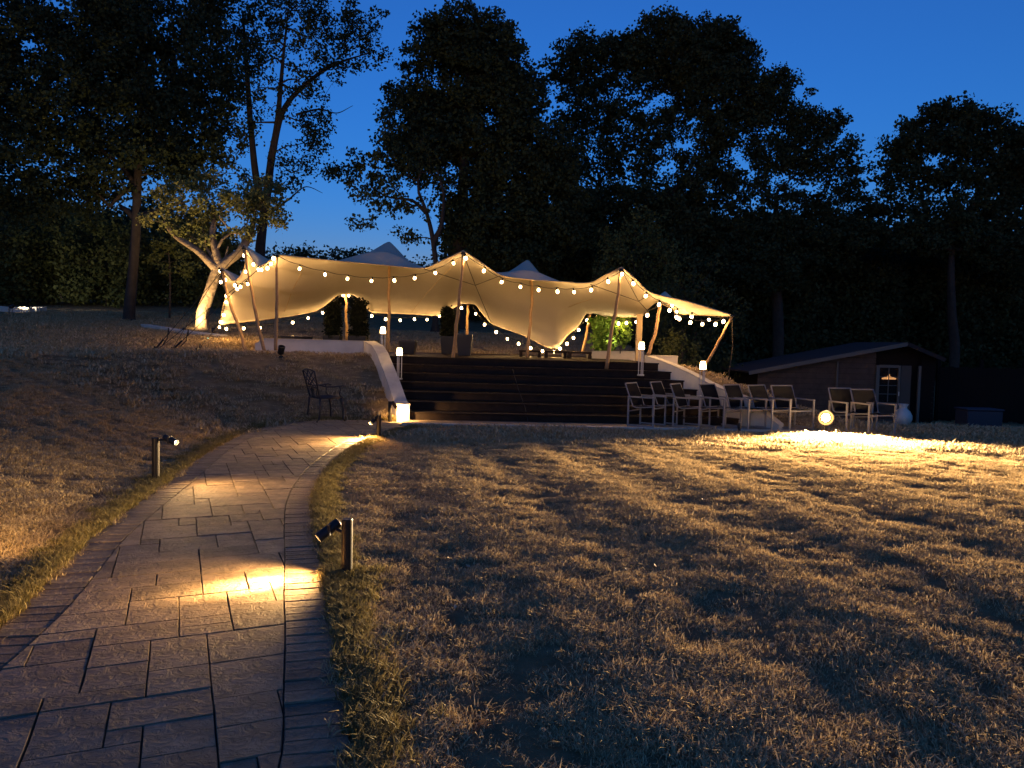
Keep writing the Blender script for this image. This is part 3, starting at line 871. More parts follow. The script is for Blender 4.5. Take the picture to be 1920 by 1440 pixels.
# floodlight on the lawn edge
fl = P(1548, 783, 14.45)
fr = empty('floodlight', (fl.x, fl.y, 0), 'bright floodlight glaring on the lawn edge right of the chairs', 'floodlight')
aimv = Vector((-.22, -1, -.05)).normalized()
q = Vector((0, 0, 1)).rotation_difference(aimv).to_matrix()
c0 = Vector((0, 0, fl.z))
MB().tube([(0, .05, -.1), (0, .05, fl.z)], .014, 8).build('stake', M['black'], fr)
MB().lathe(c0, [(.05, -.12), (.11, -.06), (.145, .02), (.145, .035), (.134, .035), (.13, .02)], 24, q).build('housing', M['black'], fr)
MB().lathe(c0, [(.134, .034), (.084, .012), (.080, .012), (.134, .030)], 24, q, cap=False).build('reflector', M['reflector'], fr, smooth=True)  # soft halo round the lens, put into an emissive ring
MB().lathe(c0, [(.084, .012), (.06, .034), (.03, .044), (.004, .047)], 20, q).build('lens', M['flood'], fr, smooth=True)
spot('flood_beam', fr, c0 + aimv * .06, c0 + aimv + Vector((.12, 0, -.04)), 46000, 128, .6, (1.0, .70, .37), .08)
point_light('flood_spill', fr, c0 + Vector((.0, -.06, .14)), 10, (1.0, .66, .34), .05)

def ground_spike(px, py, Y, label, aim, power, ang, col=WARM, lit=True, s=1.0):
    p = P(px, py, Y); p.z = hz(p.x, p.y)
    r = empty('spike_spotlight', p, label, 'spotlight')
    d = Vector(aim).normalized(); q = Vector((0, 0, 1)).rotation_difference(d).to_matrix()
    MB().tube([(0, 0, -.1), (0, 0, .10 * s)], .012, 7).build('spike', M['black'], r)
    MB().lathe((0, 0, .14 * s), [(.03 * s, -.07 * s), (.045 * s, -.05 * s), (.05 * s, .06 * s), (.043 * s, .06 * s), (.043 * s, .04 * s)], 14, q).build('lamp_head', M['black'], r)
    MB().lathe((0, 0, .14 * s), [(.042 * s, .042 * s), (.004, .045 * s)], 12, q).build('lens', M['lens'] if lit else M['glass'], r)
    MB().bar((-.03 * s, 0, .04 * s), (.03 * s, 0, .04 * s), .015, .05).build('yoke', M['black'], r)
    if power: spot('spot_beam', r, Vector((0, 0, .14 * s)) + d * (.07 * s), Vector((0, 0, .14 * s)) + d, power, ang, .7, col)
    return r
ground_spike(527, 690, 16.6, 'unlit black spike spotlight lying in the grass bank above the metal chair', (.3, -.4, 1), 0, 0, lit=False, s=1.5)
ground_spike(1386, 806, 14.35, 'small unlit black spike light on the pale edging in front of the chairs', (0, .3, 1), 0, 0, lit=False, s=.8)

# ------------------------------------------------------------------ sling chairs
def make_sling_chair():
    r = empty('sling_chair', (0, 0, 0), 'x', 'chair', 'grey framed sling chairs lined up by the steps')
    w = .28
    for s in (-1, 1):
        y = s * w
        m = MB(); t = .028
        m.bar((-.25, y, 0), (-.25, y, .635), t); m.bar((.27, y, 0), (.27, y, .635), t)
        m.bar((-.264, y, .649), (.284, y, .649), .04, t); m.bar((-.236, y, .03), (.256, y, .03), t)
        m.build('side_frame', M['alu'], r)
        MB().tube([(-.30 - .045, y * .9, .93), (-.17, y * .9, .44), (-.10, y * .9, .415), (.08, y * .9, .43), (.25, y * .9, .45)], .013, 7).build('rail', M['alu'], r, smooth=True)
    m = MB()
    m.bar((-.25, -w + .014, .33), (-.25, w - .014, .33), .022); m.bar((.25, -w + .014, .41), (.25, w - .014, .41), .022); m.bar((-.345, -.25, .93), (-.345, .25, .93), .024)
    m.build('cross_bars', M['alu'], r)
    m = MB(); n = 6
    for i in range(n):
        t0, t1 = i / n, (i + 1) / n
        f = lambda t: (-.34 + .165 * t + .02 * math.sin(math.pi * t), .915 - .465 * t)
        x0, z0 = f(t0); x1, z1 = f(t1)
        m.bar(((x0 + 0), 0, z0), ((x1), 0, z1), .47, .006, Vector((1, 0, 0)))
    m.build('backrest', M['sling'], r)
    m = MB()
    for i in range(n):
        t0, t1 = i / n, (i + 1) / n
        f = lambda t: (-.15 + .39 * t, .43 + .025 * t - .02 * math.sin(math.pi * t))
        x0, z0 = f(t0); x1, z1 = f(t1)
        m.bar((x0, 0, z0), (x1, 0, z1), .47, .006)
    m.build('seat', M['sling'], r)
    return r
chair0 = make_sling_chair()
chairs = [(1211, 799, 14.8, -34, 'leftmost sling chair of the row by the timber steps'),
          (1295, 800, 14.85, -34, 'second sling chair from the left, just left of the rear lamp'),
          (1256, 796, 15.45, -36, 'sling chair half hidden behind the gap between the two leftmost chairs'),
          (1350, 800, 14.95, -50, 'sling chair just right of the rear lamp'),
          (1396, 801, 14.9, -52, 'sling chair in front of the low end of the curved cream wall'),
          (1442, 802, 14.95, -56, 'sling chair in front of the left side of the shed'),
          (1484, 803, 15.0, -70, 'sling chair nearest the floodlight on its left'),
          (1592, 813, 14.9, -76, 'sling chair on the lawn just right of the floodlight'),
          (1634, 820, 14.62, -78, 'rightmost sling chair alone on the lawn')]
for i, (px, py, Y, a, lab) in enumerate(chairs):
    c = chair0 if i == 0 else copy_tree(chair0)
    p = P(px, py, Y)
    c.location = (p.x, p.y, .022 if i < 7 else .0); c.rotation_euler = (0, 0, R(a)); c.scale = (1, 1, .88); c['label'] = lab

# ------------------------------------------------------------------ cast metal armchair
def cast_chair():
    p = G(610, 789)
    r = empty('metal_armchair', (p.x, p.y, .008), 'dark cast metal armchair with lattice back standing on the path bend', 'chair', rz=R(40))
    hw = .26
    for s in (-1, 1):
        MB().tube([(-.30, s * .25, 0), (-.25, s * .25, .06), (-.23, s * .24, .28), (-.22, s * .23, .44)], [.02, .016, .018, .022], 8).build('leg', M['castmetal'], r, smooth=True)
        MB().tube([(.27, s * .27, 0), (.24, s * .26, .06), (.24, s * .26, .25), (.21, s * .25, .38), (.20, s * .25, .44)], [.02, .016, .019, .024, .022], 8).build('leg', M['castmetal'], r, smooth=True)
        MB().tube([(-.25, s * .25, .70), (-.12, s * .29, .66), (.05, s * .30, .665), (.20, s * .30, .68), (.27, s * .30, .66)], .015, 8).build('armrest', M['castmetal'], r, smooth=True)
        MB().tube([(.14, s * .30, .67), (.16, s * .29, .60), (.15, s * .28, .52), (.19, s * .26, .45)], .012, 7).build('arm_support', M['castmetal'], r, smooth=True)
    MB().tube([(.22, -.25, .45), (.23, 0, .45), (.22, .25, .45), (0, .26, .45), (-.22, .22, .45), (-.23, 0, .45), (-.22, -.22, .45), (0, -.26, .45), (.22, -.25, .45)], .018, 7).build('seat_frame', M['castmetal'], r, smooth=True)
    m = MB()
    for k in range(-4, 5):
        m.tube([(-.22, k * .048, .45), (0, k * .053, .435), (.22, k * .052, .45)], .010, 5)
    m.build('seat', M['castmetal'], r)
    def bp(u, t):      # back surface: u across -1..1, t up 0..1
        return Vector((-.22 - .13 * t + .02 * (1 - u * u) * -1, u * (.20 + .05 * t), .45 + .50 * t + .04 * (1 - u * u) * t))
    m = MB()
    m.tube([bp(-1, 0), bp(-1, .35), bp(-1, .7), bp(-1, 1), bp(-.5, 1), bp(0, 1), bp(.5, 1), bp(1, 1), bp(1, .7), bp(1, .35), bp(1, 0)], .016, 8)
    m.build('back_frame', M['castmetal'], r, smooth=True)
    m = MB()
    for (a, b) in (((-1, .5), (.1, 1)), ((-.9, .35), (.9, 1)), ((-.45, .35), (1, .8)), ((1, .5), (-.1, 1)), ((.9, .35), (-.9, 1)), ((.45, .35), (-1, .8))):
        m.tube([bp(a[0] + (b[0] - a[0]) * t, a[1] + (b[1] - a[1]) * t) for t in (0, .25, .5, .75, 1)], .010, 5)
    m.tube([bp(u, .35 + .03 * (1 - u * u)) for u in (-1, -.5, 0, .5, 1)], .012, 6)
    for u0, u1 in ((-.6, -.9), (-.3, -.1), (0, .0), (.3, .1), (.6, .9), (-.2, .45), (.2, -.45)):
        m.tube([bp(u0, 0), bp((u0 + u1) / 2 + .08, .17), bp(u1, .36)], .009, 5)
    m.build('lattice', M['castmetal'], r)
    return r
cast_chair()

# ------------------------------------------------------------------ foliage engine
def leaves(centers, radii, per, size, up=.2, flat=1.0, tone=None):
    """rhombic leaves scattered round cluster centres -> verts, faces, tone"""
    n = len(centers)
    idx = np.repeat(np.arange(n), per)
    N = len(idx)
    d = rng.normal(size=(N, 3)); d /= np.linalg.norm(d, axis=1)[:, None] + 1e-9
    rad = (rng.random(N) ** .5)[:, None] * np.asarray(radii)[idx][:, None]
    p = centers[idx] + d * rad * np.array([1, 1, flat])
    a = rng.normal(size=(N, 3)); a[:, 2] -= up; a /= np.linalg.norm(a, axis=1)[:, None]
    b = np.cross(a, rng.normal(size=(N, 3))); b /= np.linalg.norm(b, axis=1)[:, None] + 1e-9
    s = size * rng.uniform(.6, 1.35, N)[:, None]
    a *= s; b *= s * .36
    v = np.stack([p, p + a * .5 + b, p + a, p + a * .5 - b], 1).reshape(-1, 3)
    f = np.arange(4 * N).reshape(-1, 4)
    ctone = rng.random(n)[idx] * .6 + rng.random(N) * .4
    return v, f, np.repeat(ctone, 4)

def grow(root_pts, root_r, centers, tip_r=.012, power=.46, jitter=.12, side=5):
    """join each cluster centre to the nearest limb; radii by the pipe rule"""
    nodes = [np.array(p, float) for p in root_pts]
    par = list(range(-1, len(root_pts) - 1))
    rootn = len(nodes)
    arr = np.zeros((rootn + len(centers) * 3 + 5, 3)); arr[:rootn] = nodes
    cnt = rootn
    parr = np.full(len(arr), -1); parr[:rootn] = par
    top = arr[rootn - 1]
    mid = arr[:rootn]
    dd = np.array([np.min(np.linalg.norm(mid - c, axis=1)) for c in centers])
    order = np.argsort(dd)
    lift = np.zeros(len(arr)); 
    skip = max(1, int(rootn * .3))
    for o in order:
        c = centers[o]
        v = c - arr[skip:cnt]
        L = np.linalg.norm(v, axis=1)
        cost = L + .35 * np.clip(-v[:, 2], 0, None) + .2 * lift[skip:cnt]
        j = skip + int(np.argmin(cost))
        a = arr[j]; k = cnt
        nseg = 3 if np.linalg.norm(c - a) > .8 else 2
        prev = j
        for s in range(1, nseg + 1):
            t = s / nseg
            q = a + (c - a) * t
            if s < nseg: q = q + rng.normal(0, jitter * np.linalg.norm(c - a) * .5, 3) + np.array([0, 0, .10 * np.linalg.norm(c - a) * math.sin(math.pi * t)])
            arr[cnt] = q; parr[cnt] = prev; lift[cnt] = lift[prev] + .3
            prev = cnt; cnt += 1
    arr = arr[:cnt]; parr = parr[:cnt]
    w = np.zeros(cnt); child = np.bincount(parr[parr >= 0], minlength=cnt)
    w[child == 0] = 1
    for i in range(cnt - 1, 0, -1):
        if parr[i] >= 0: w[parr[i]] += w[i]
    w = np.maximum(w, 1)
    rad = tip_r * w ** power
    rr_ = np.array(root_r, float)
    rad[:rootn] = np.maximum(rr_, 0)
    lim = np.interp(np.arange(cnt), [0, rootn], [1, 1])
    for i in range(rootn, cnt): rad[i] = min(rad[i], rad[parr[i]] * .82)
    # tubes per segment
    sidx = np.where(parr >= 0)[0]
    A, B = arr[parr[sidx]], arr[sidx]; ra, rb = rad[parr[sidx]].copy(), rad[sidx]
    big = sidx >= rootn
    ra = np.where(big, np.minimum(ra, rb * 1.5), ra)
    t = B - A; L = np.linalg.norm(t, axis=1)[:, None] + 1e-9; t = t / L
    ref = np.where(np.abs(t[:, 2:3]) > .9, np.array([[1.0, 0, 0]]), np.array([[0, 0, 1.0]]))
    u = np.cross(t, ref); u /= np.linalg.norm(u, axis=1)[:, None]; v = np.cross(t, u)
    vs = []
    for k in range(side):
        c, s = math.cos(2 * math.pi * k / side), math.sin(2 * math.pi * k / side)
        vs.append(A + (u * c + v * s) * ra[:, None])
    for k in range(side):
        c, s = math.cos(2 * math.pi * k / side), math.sin(2 * math.pi * k / side)
        vs.append(B + (u * c + v * s) * rb[:, None])
    vs = np.stack(vs, 1); n = len(A)
    base = (np.arange(n) * 2 * side)[:, None]
    fs = np.stack([np.stack([base[:, 0] + k, base[:, 0] + (k + 1) % side, base[:, 0] + side + (k + 1) % side, base[:, 0] + side + k], 1) for k in range(side)], 1).reshape(-1, 4)
    return vs.reshape(-1, 3), fs, arr

def trunk_mesh(pts, rad, n=14, flare=1.0):
    us = np.linspace(0, 1, len(pts)); f = pchip(us, pts)
    q = np.linspace(0, 1, 22); c = f(q); r = pchip(us, [[a] for a in rad])(q)[:, 0]
    vs = []; 
    for i in range(len(c)):
        t = c[min(i + 1, len(c) - 1)] - c[max(i - 1, 0)]; t /= np.linalg.norm(t)
        u = np.cross(t, [0, 1, 0.1]); u /= np.linalg.norm(u); v = np.cross(t, u)
        fl = 1 + flare * math.exp(-q[i] / .03) * .8
        for k in range(n):
            a = 2 * math.pi * k / n
            rr2 = r[i] * (1 + .10 * math.sin(3 * a + i * .35) + .06 * math.sin(7 * a - i * .2)) * (fl if i < 6 else 1) * (1 + .22 * flare * math.exp(-q[i] / .03) * math.sin(5 * a))
            vs.append(c[i] + (u * math.cos(a) + v * math.sin(a)) * rr2)
    vs = np.array(vs)
    fs = np.array([(i * n + k, i * n + (k + 1) % n, (i + 1) * n + (k + 1) % n, (i + 1) * n + k) for i in range(len(c) - 1) for k in range(n)])
    return vs, fs, c, r

TR = .62
def tree(name, label, trunk, Y, blobs, cat='tree', dens=1.0, leaf=.20, per=26, crad=.55, lmat='leafdark', bmat='bark', tip=.012,
         dY=3.0, limbs=(), group=None, flat=.8, droop=.25, gaps=-.34):
    """trunk: [(px,py,radius_m)] bottom to top; blobs: [(px,py,rx,ry,weight)] ellipses of crown in pixels at distance Y"""
    s = Y / F_PX
    pts = [np.array(P(x, y, Y)) for x, y, _ in trunk]
    base = pts[0].copy(); base[2] = hz(base[0], base[1]) - .1
    if pts[0][2] > base[2]: pts = [base] + pts; rad = [trunk[0][2] * TR] + [t[2] * TR for t in trunk]
    else: rad = [t[2] * TR for t in trunk]
    root = empty(name, base, label, cat, group)
    tv, tfc, cc, rc = trunk_mesh(pts, rad)
    np_mesh('trunk', tv - base, tfc, M[bmat], root, smooth=True)
    cen = []; edge = []
    for bl in blobs:
        x, y, rx, ry = bl[:4]; wt = bl[4] if len(bl) > 4 else 1.0
        area_m = rx * ry * s * s * 3.14
        n = max(4, int(area_m * 5.2 * dens * wt))
        c = np.array(P(x, y, Y))
        d = rng.normal(size=(n, 3)); d /= np.linalg.norm(d, axis=1)[:, None]
        rr2 = rng.random(n)[:, None] ** .42
        out = rng.random(n) < .16
        rr2[out] *= rng.uniform(1.0, 1.32, out.sum())[:, None]
        edge += list(out)
        ax = np.array([rx * s, min(dY, (rx + ry) * .5 * s), ry * s])
        cen.append(c + d * rr2 * ax)
    cen = np.vstack(cen)
    gapn = vnoise(cen[:, 0], cen[:, 2], .75, int(abs(base[0]) * 7) % 31) + .5 * vnoise(cen[:, 0] + cen[:, 1], cen[:, 2], 1.7, 3)
    edge = np.array(edge)[gapn > gaps]
    cen = cen[gapn > gaps]
    allroot = list(cc); allr = list(rc)
    bv, bf, arr = grow(allroot, allr, cen, tip_r=tip)
    # extra hand placed limbs
    np_mesh('branches', bv - base, bf, M[bmat], root)
    for lp, lr in limbs:
        q = [np.array(P(*a)) for a in lp]
        v_, f_, _, _ = trunk_mesh(q, lr, 9, 0)
        np_mesh('limb', v_ - base, f_, M[bmat], root, smooth=True)
    rads = rng.uniform(.6, 1.25, len(cen)) * crad * .82 * np.where(edge, .62, 1)
    lv, lf, tn = leaves(cen, rads, int(per * 1.9), leaf * .72, up=droop, flat=flat)
    lo = np_mesh('foliage', lv - base, lf, M[lmat], root, attr={'tone': tn})
    lo['kind'] = 'stuff'
    return root

# far left maple, dark
tree('maple_tree', 'large dark maple filling the upper left, straight trunk rising from the hill', [(243, 585, .30), (250, 500, .26), (255, 420, .25), (258, 330, .21), (262, 220, .16), (262, 100, .09)], 27.0,
     [(60, 60, 100, 90), (180, 40, 120, 80), (300, 60, 120, 100), (400, 110, 60, 110), (60, 190, 110, 90), (190, 180, 110, 100, 1.2), (320, 200, 110, 100, 1.2), (90, 300, 110, 70), (220, 300, 110, 60), (350, 300, 80, 60), (30, 380, 80, 40), (130, 370, 90, 35, .6), (300, -30, 160, 60), (60, -30, 150, 60), (420, 40, 50, 60, .6), (-60, 200, 80, 200)],
     leaf=.19, per=34, crad=.62, dY=3.2, dens=2.3, gaps=-.27,
     limbs=[([(262, 405, 27), (290, 397, 26.5), (320, 385, 26), (352, 378, 25.6)], [.12, .09, .07, .03]), ([(252, 410, 27), (238, 395, 27), (225, 385, 27.2)], [.12, .09, .05]), ([(258, 350, 27), (225, 310, 27), (190, 280, 26.8)], [.12, .08, .05])])
# uplit pale tree
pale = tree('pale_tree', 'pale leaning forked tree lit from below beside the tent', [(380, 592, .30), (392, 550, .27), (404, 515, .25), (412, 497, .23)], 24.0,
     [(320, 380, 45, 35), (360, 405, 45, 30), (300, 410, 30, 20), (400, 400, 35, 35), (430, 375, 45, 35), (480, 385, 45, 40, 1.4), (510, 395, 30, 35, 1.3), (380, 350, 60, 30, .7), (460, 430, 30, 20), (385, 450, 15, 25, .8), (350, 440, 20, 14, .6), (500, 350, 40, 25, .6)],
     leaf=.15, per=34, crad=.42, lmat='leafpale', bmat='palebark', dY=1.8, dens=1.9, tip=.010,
     limbs=[([(408, 505, 24), (392, 490, 24), (370, 470, 24), (335, 447, 24), (318, 430, 24), (308, 415, 24)], [.17, .13, .11, .09, .07, .04]),
            ([(412, 500, 24), (404, 470, 24), (398, 440, 24), (402, 410, 24), (398, 385, 24)], [.17, .12, .10, .07, .03]),
            ([(412, 502, 24), (430, 488, 24), (452, 468, 24), (468, 440, 24.2), (478, 410, 24.4)], [.19, .15, .13, .11, .06]),
            ([(418, 492, 24), (424, 478, 24), (428, 462, 24)], [.05, .035, .012])])
# tall loose ash behind it
tree('ash_tree', 'tall thin crowned ash with several stems behind the pale tree', [(488, 480, .30), (492, 430, .27), (500, 370, .25), (508, 300, .22), (520, 230, .17), (530, 120, .10), (540, 20, .04)], 30.0,
     [(450, 60, 60, 70, .8), (520, 40, 70, 60, .9), (600, 30, 70, 50, 1), (670, 50, 50, 50, 1), (680, 90, 45, 30, .8), (600, 110, 60, 50, .8), (480, 150, 60, 60, .7), (560, 180, 50, 50, .7), (590, 230, 30, 60, .7), (560, 300, 50, 50, .5), (600, 260, 25, 50, .6), (450, 230, 40, 50, .6), (430, 320, 50, 40, .5), (520, 350, 45, 30, .6), (640, 130, 40, 20, .3)],
     leaf=.17, per=20, crad=.55, dY=3, dens=1.9, tip=.014, lmat='leafdark',
     limbs=[([(498, 400, 30), (480, 330, 30), (470, 240, 30), (462, 120, 30), (455, 20, 30)], [.18, .14, .11, .08, .04]),
            ([(508, 300, 30), (530, 210, 30), (570, 160, 30), (630, 120, 30), (690, 100, 30)], [.16, .11, .08, .05, .02]),
            ([(506, 400, 30), (540, 375, 30), (575, 350, 30), (605, 362, 30)], [.06, .035, .02, .008]),
            ([(555, 215, 30), (600, 205, 30), (630, 212, 30), (662, 198, 30)], [.05, .035, .02, .008])])
# centre
tree('ivy_tree', 'tall dense dark tree directly behind the middle tent peak', [(862, 600, .55), (862, 470, .48), (866, 380, .38), (872, 250, .28), (880, 120, .15), (882, 60, .06)], 33.0,
     [(880, 70, 80, 55, 1.3), (810, 90, 45, 50), (940, 110, 60, 60, 1.2), (830, 150, 80, 60, 1.3), (900, 170, 80, 70, 1.4), (970, 190, 50, 70), (790, 210, 70, 60, 1.2), (860, 260, 90, 60, 1.3), (950, 270, 80, 60, 1.3), (780, 280, 70, 50), (1010, 280, 60, 60), (860, 340, 90, 50, .9), (970, 350, 90, 50, 1.2), (1050, 340, 60, 70, 1.1), (920, 410, 90, 50, 1.6), (1020, 420, 90, 50, 1.6), (960, 470, 110, 40, 1.6), (850, 430, 30, 60, .8)],
     leaf=.22, per=34, crad=.65, dY=3.2, dens=2.3)
tree('ash_tree', 'slender loose branched ash leaning left behind the tent roof', [(818, 520, .17), (812, 455, .15), (800, 400, .12), (785, 360, .09)], 31.0,
     [(745, 290, 40, 40, .7), (700, 300, 40, 30, .7), (660, 330, 45, 25, .9), (640, 320, 25, 15, .8), (700, 360, 45, 35, .9), (760, 350, 50, 35, .6), (680, 410, 30, 18, .8), (740, 400, 40, 25, .4), (770, 440, 35, 18, .8), (735, 255, 25, 30, .5), (790, 300, 40, 50, .8), (800, 395, 30, 30, .3), (720, 220, 15, 30, .4)],
     leaf=.20, per=20, crad=.48, dY=1.8, dens=1.7, tip=.013, droop=.8,
     limbs=[([(812, 455, 31), (828, 420, 31), (832, 370, 31), (820, 320, 31)], [.12, .09, .06, .03]), ([(800, 400, 31), (770, 375, 31), (730, 370, 31), (695, 350, 31)], [.08, .06, .04, .02])])
tree('oak_tree', 'dark open crowned oak left of the tallest right hand group', [(1120, 600, .40), (1118, 500, .34), (1122, 420, .26), (1120, 350, .14)], 37.0,
     [(1120, 95, 60, 35, 1.3), (1070, 120, 35, 35), (1165, 110, 30, 40), (1100, 150, 55, 30, 1), (1130, 210, 60, 50, .5), (1075, 210, 40, 50, .8), (1160, 260, 50, 50, .55), (1100, 300, 60, 50, .7), (1080, 380, 60, 50, 1.0), (1140, 400, 80, 60, 1.1), (1120, 470, 90, 40, 1.5), (1030, 150, 20, 40, .4)],
     leaf=.22, per=30, crad=.62, dY=3, dens=2.3)
tree('oak_tree', 'tallest broad dark oak of the right hand group', [(1275, 640, .55), (1272, 520, .46), (1266, 430, .34), (1262, 360, .18)], 36.0,
     [(1250, 60, 55, 35, 1.4), (1340, 75, 55, 35, 1.4), (1200, 100, 40, 45, 1.1), (1290, 110, 90, 50, 1.6), (1370, 120, 50, 50, 1.3), (1230, 160, 70, 40, .9), (1320, 180, 90, 50, .9), (1400, 190, 50, 50, 1.1), (1210, 230, 50, 40, .55), (1290, 250, 70, 50, .7), (1370, 260, 70, 50, .6), (1200, 310, 50, 50, .7), (1280, 330, 80, 50, 1.0), (1360, 340, 60, 50, .6), (1240, 400, 90, 50, 1.1), (1330, 420, 90, 50, 1.3), (1290, 480, 120, 50, 1.8), (1200, 370, 60, 50, .8)],
     leaf=.22, per=34, crad=.64, dY=3.4, dens=2.2)
tree('beech_tree', 'dark tree on the falling right shoulder of the group', [(1460, 640, .40), (1455, 520, .34), (1452, 440, .24), (1456, 370, .13)], 35.0,
     [(1455, 155, 35, 25, 1.2), (1490, 190, 30, 40), (1440, 210, 40, 50, 1.2), (1510, 240, 45, 40, 1.2), (1560, 240, 30, 30), (1590, 280, 25, 30), (1530, 300, 60, 40, 1.0), (1450, 290, 50, 40, .8), (1590, 340, 35, 40, .9), (1430, 350, 40, 50, .5), (1500, 370, 60, 30, .5), (1560, 390, 60, 35, .9), (1450, 430, 80, 40, 1.3), (1540, 450, 90, 50, 1.5), (1430, 500, 100, 50, 1.8), (1620, 420, 40, 60, .8)],
     leaf=.21, per=32, crad=.58, dY=3, dens=2.3)
tree('maple_tree', 'broad dark maple at the right edge of the picture', [(1790, 660, .32), (1785, 580, .28), (1783, 500, .22), (1785, 430, .13)], 34.0,
     [(1780, 215, 60, 25, 1.2), (1720, 225, 30, 20, .9), (1840, 230, 50, 35, 1.2), (1690, 270, 40, 30, 1.0), (1760, 270, 70, 35, 1.2), (1850, 280, 60, 35, 1.1), (1900, 250, 30, 30, 1.0), (1670, 320, 35, 30, .8), (1740, 330, 70, 30, .8), (1830, 340, 70, 35, .8), (1900, 340, 50, 50, 1.1), (1690, 380, 60, 30, .7), (1780, 400, 70, 30, .7), (1860, 400, 60, 40, .8), (1930, 400, 50, 60), (1700, 440, 80, 30, 1.2), (1800, 450, 80, 30, .9), (1890, 470, 80, 40, 1.1), (1950, 300, 60, 90)],
     leaf=.23, per=30, crad=.55, dY=3, dens=2.3)
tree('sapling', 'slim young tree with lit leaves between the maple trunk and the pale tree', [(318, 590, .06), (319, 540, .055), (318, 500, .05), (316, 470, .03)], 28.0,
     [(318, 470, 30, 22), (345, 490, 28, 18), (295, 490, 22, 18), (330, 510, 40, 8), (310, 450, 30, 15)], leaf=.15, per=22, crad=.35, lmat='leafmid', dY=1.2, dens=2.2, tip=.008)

# hedgerow shrubs
def shrub(label, px, py0, w, h, Y, lmat='leafdark', leaf=.22, per=30, dens=1.0, group=None, crad=.6, name='shrub', dY=1.8, stems=5, bmat='bark', tip=.01, zb=None):
    s = Y / F_PX
    b = np.array(P(px, py0, Y)); b[2] = hz(b[0], b[1]) - .05 if zb is None else zb
    root = empty(name, b, label, 'shrub' if name != 'hedge' else 'hedge', group)
    top = P(px, py0 - h, Y).z
    Hm = top - b[2]; Wm = w * s
    n = int(max(12, Hm * Wm * 7.5 * dens))
    q = np.c_[rng.uniform(-.5, .5, n) * Wm, rng.uniform(-.5, .5, n) * dY * 2, rng.random(n) * Hm]
    env = 1 - (np.abs(q[:, 0]) / (Wm * .62)) ** 2.5 * .5
    q[:, 2] *= env * (1 - .18 * rng.random(n))
    cen = q + [0, 0, .15]
    bs = [np.array([0, 0, 0.]), np.array([.02, 0, Hm * .15]), np.array([.0, 0, Hm * .3]), np.array([.05, 0, Hm * .5])]
    bv, bf, _ = grow(bs, [.07, .06, .05, .03], cen, tip_r=tip, side=4)
    np_mesh('stems', bv, bf, M[bmat], root)
    lv, lf, tn = leaves(cen, rng.uniform(.6, 1.2, n) * crad, int(per * 1.5), leaf * .76, up=.2)
    lo = np_mesh('foliage', lv, lf, M[lmat], root, attr={'tone': tn}); lo['kind'] = 'stuff'
    return root
g = 'dark shrubs along the wood edge'
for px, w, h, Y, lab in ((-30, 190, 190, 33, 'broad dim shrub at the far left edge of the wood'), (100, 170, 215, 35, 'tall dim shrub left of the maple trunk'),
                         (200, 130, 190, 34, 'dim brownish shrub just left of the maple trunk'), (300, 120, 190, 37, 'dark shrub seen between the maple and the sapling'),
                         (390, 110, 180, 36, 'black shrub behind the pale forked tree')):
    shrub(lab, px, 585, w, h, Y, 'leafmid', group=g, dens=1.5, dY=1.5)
for px, w, h, Y, lab in ((470, 120, 100, 44, 'low far shrub behind the left end of the tent'), (570, 130, 112, 50, 'far rounded bush on the skyline left of the roof peak'),
                         (660, 120, 108, 50, 'far rounded bush on the skyline beside the roof peak'), (760, 140, 85, 46, 'far dark bush under the slender ash')):
    shrub(lab, px, 575, w, h, Y, 'leafdark', group=g, dens=1.3, dY=1.5, leaf=.25)
for px, w, h, Y, lab in ((960, 200, 200, 38, 'dark undergrowth behind the middle of the tent'), (1110, 190, 220, 39, 'dark undergrowth behind the right front peak'),
                         (1270, 190, 230, 38, 'dark undergrowth above the right wing of the tent'), (1420, 190, 230, 37, 'black undergrowth between the tent corner and the shed'),
                         (1560, 190, 240, 38, 'black undergrowth above the shed roof'), (1700, 190, 230, 39, 'black undergrowth right above the shed door'),
                         (1850, 200, 240, 38, 'black undergrowth in the right hand corner'), (2010, 160, 240, 38, 'black undergrowth beyond the right edge')):
    shrub(lab, px, 640, w, h, Y, 'leafdark', group=g, dens=1.5, dY=1.6, leaf=.26, per=34, crad=.7)
for px, where in ((-60, 'beyond the far left edge'), (110, 'left of the maple trunk'), (280, 'between the maple and the sapling'), (450, 'behind the ash stems'), (790, 'behind the slender leaning ash'), (960, 'behind the tall ivy dark tree'),
                  (1130, 'behind the open crowned oak'), (1300, 'behind the tallest oak'), (1470, 'behind the beech trunk'), (1640, 'in the gap left of the right maple'), (1800, 'behind the right hand maple'), (1980, 'beyond the right edge of the lawn')):
    shrub('dark far wood mass ' + where, px, 600, 240, 200 if px > 900 else 60 if px in (450, 790) else 215, 47, 'leafdark', group='far wood edge shrubs', dens=.8, dY=2.0, leaf=.42, per=34, crad=1.0)
# leafy growth catching the tent light, right side
shrub('dim leafy bush behind the right end of the tent', 1300, 690, 150, 190, 25, 'leafdark', group=g, dens=1.5, leaf=.15, crad=.4, dY=1.2)
shrub('small leafy bush behind the short cream wall', 1275, 690, 60, 62, 20, 'leafmid', dens=5, leaf=.10, crad=.22, dY=.5, per=26, tip=.006)
shrub('tall creeper mass lit faintly above the right peak', 1190, 560, 150, 170, 30, 'leafmid', dens=1.3, leaf=.16, crad=.45, dY=1.0, zb=1.6)

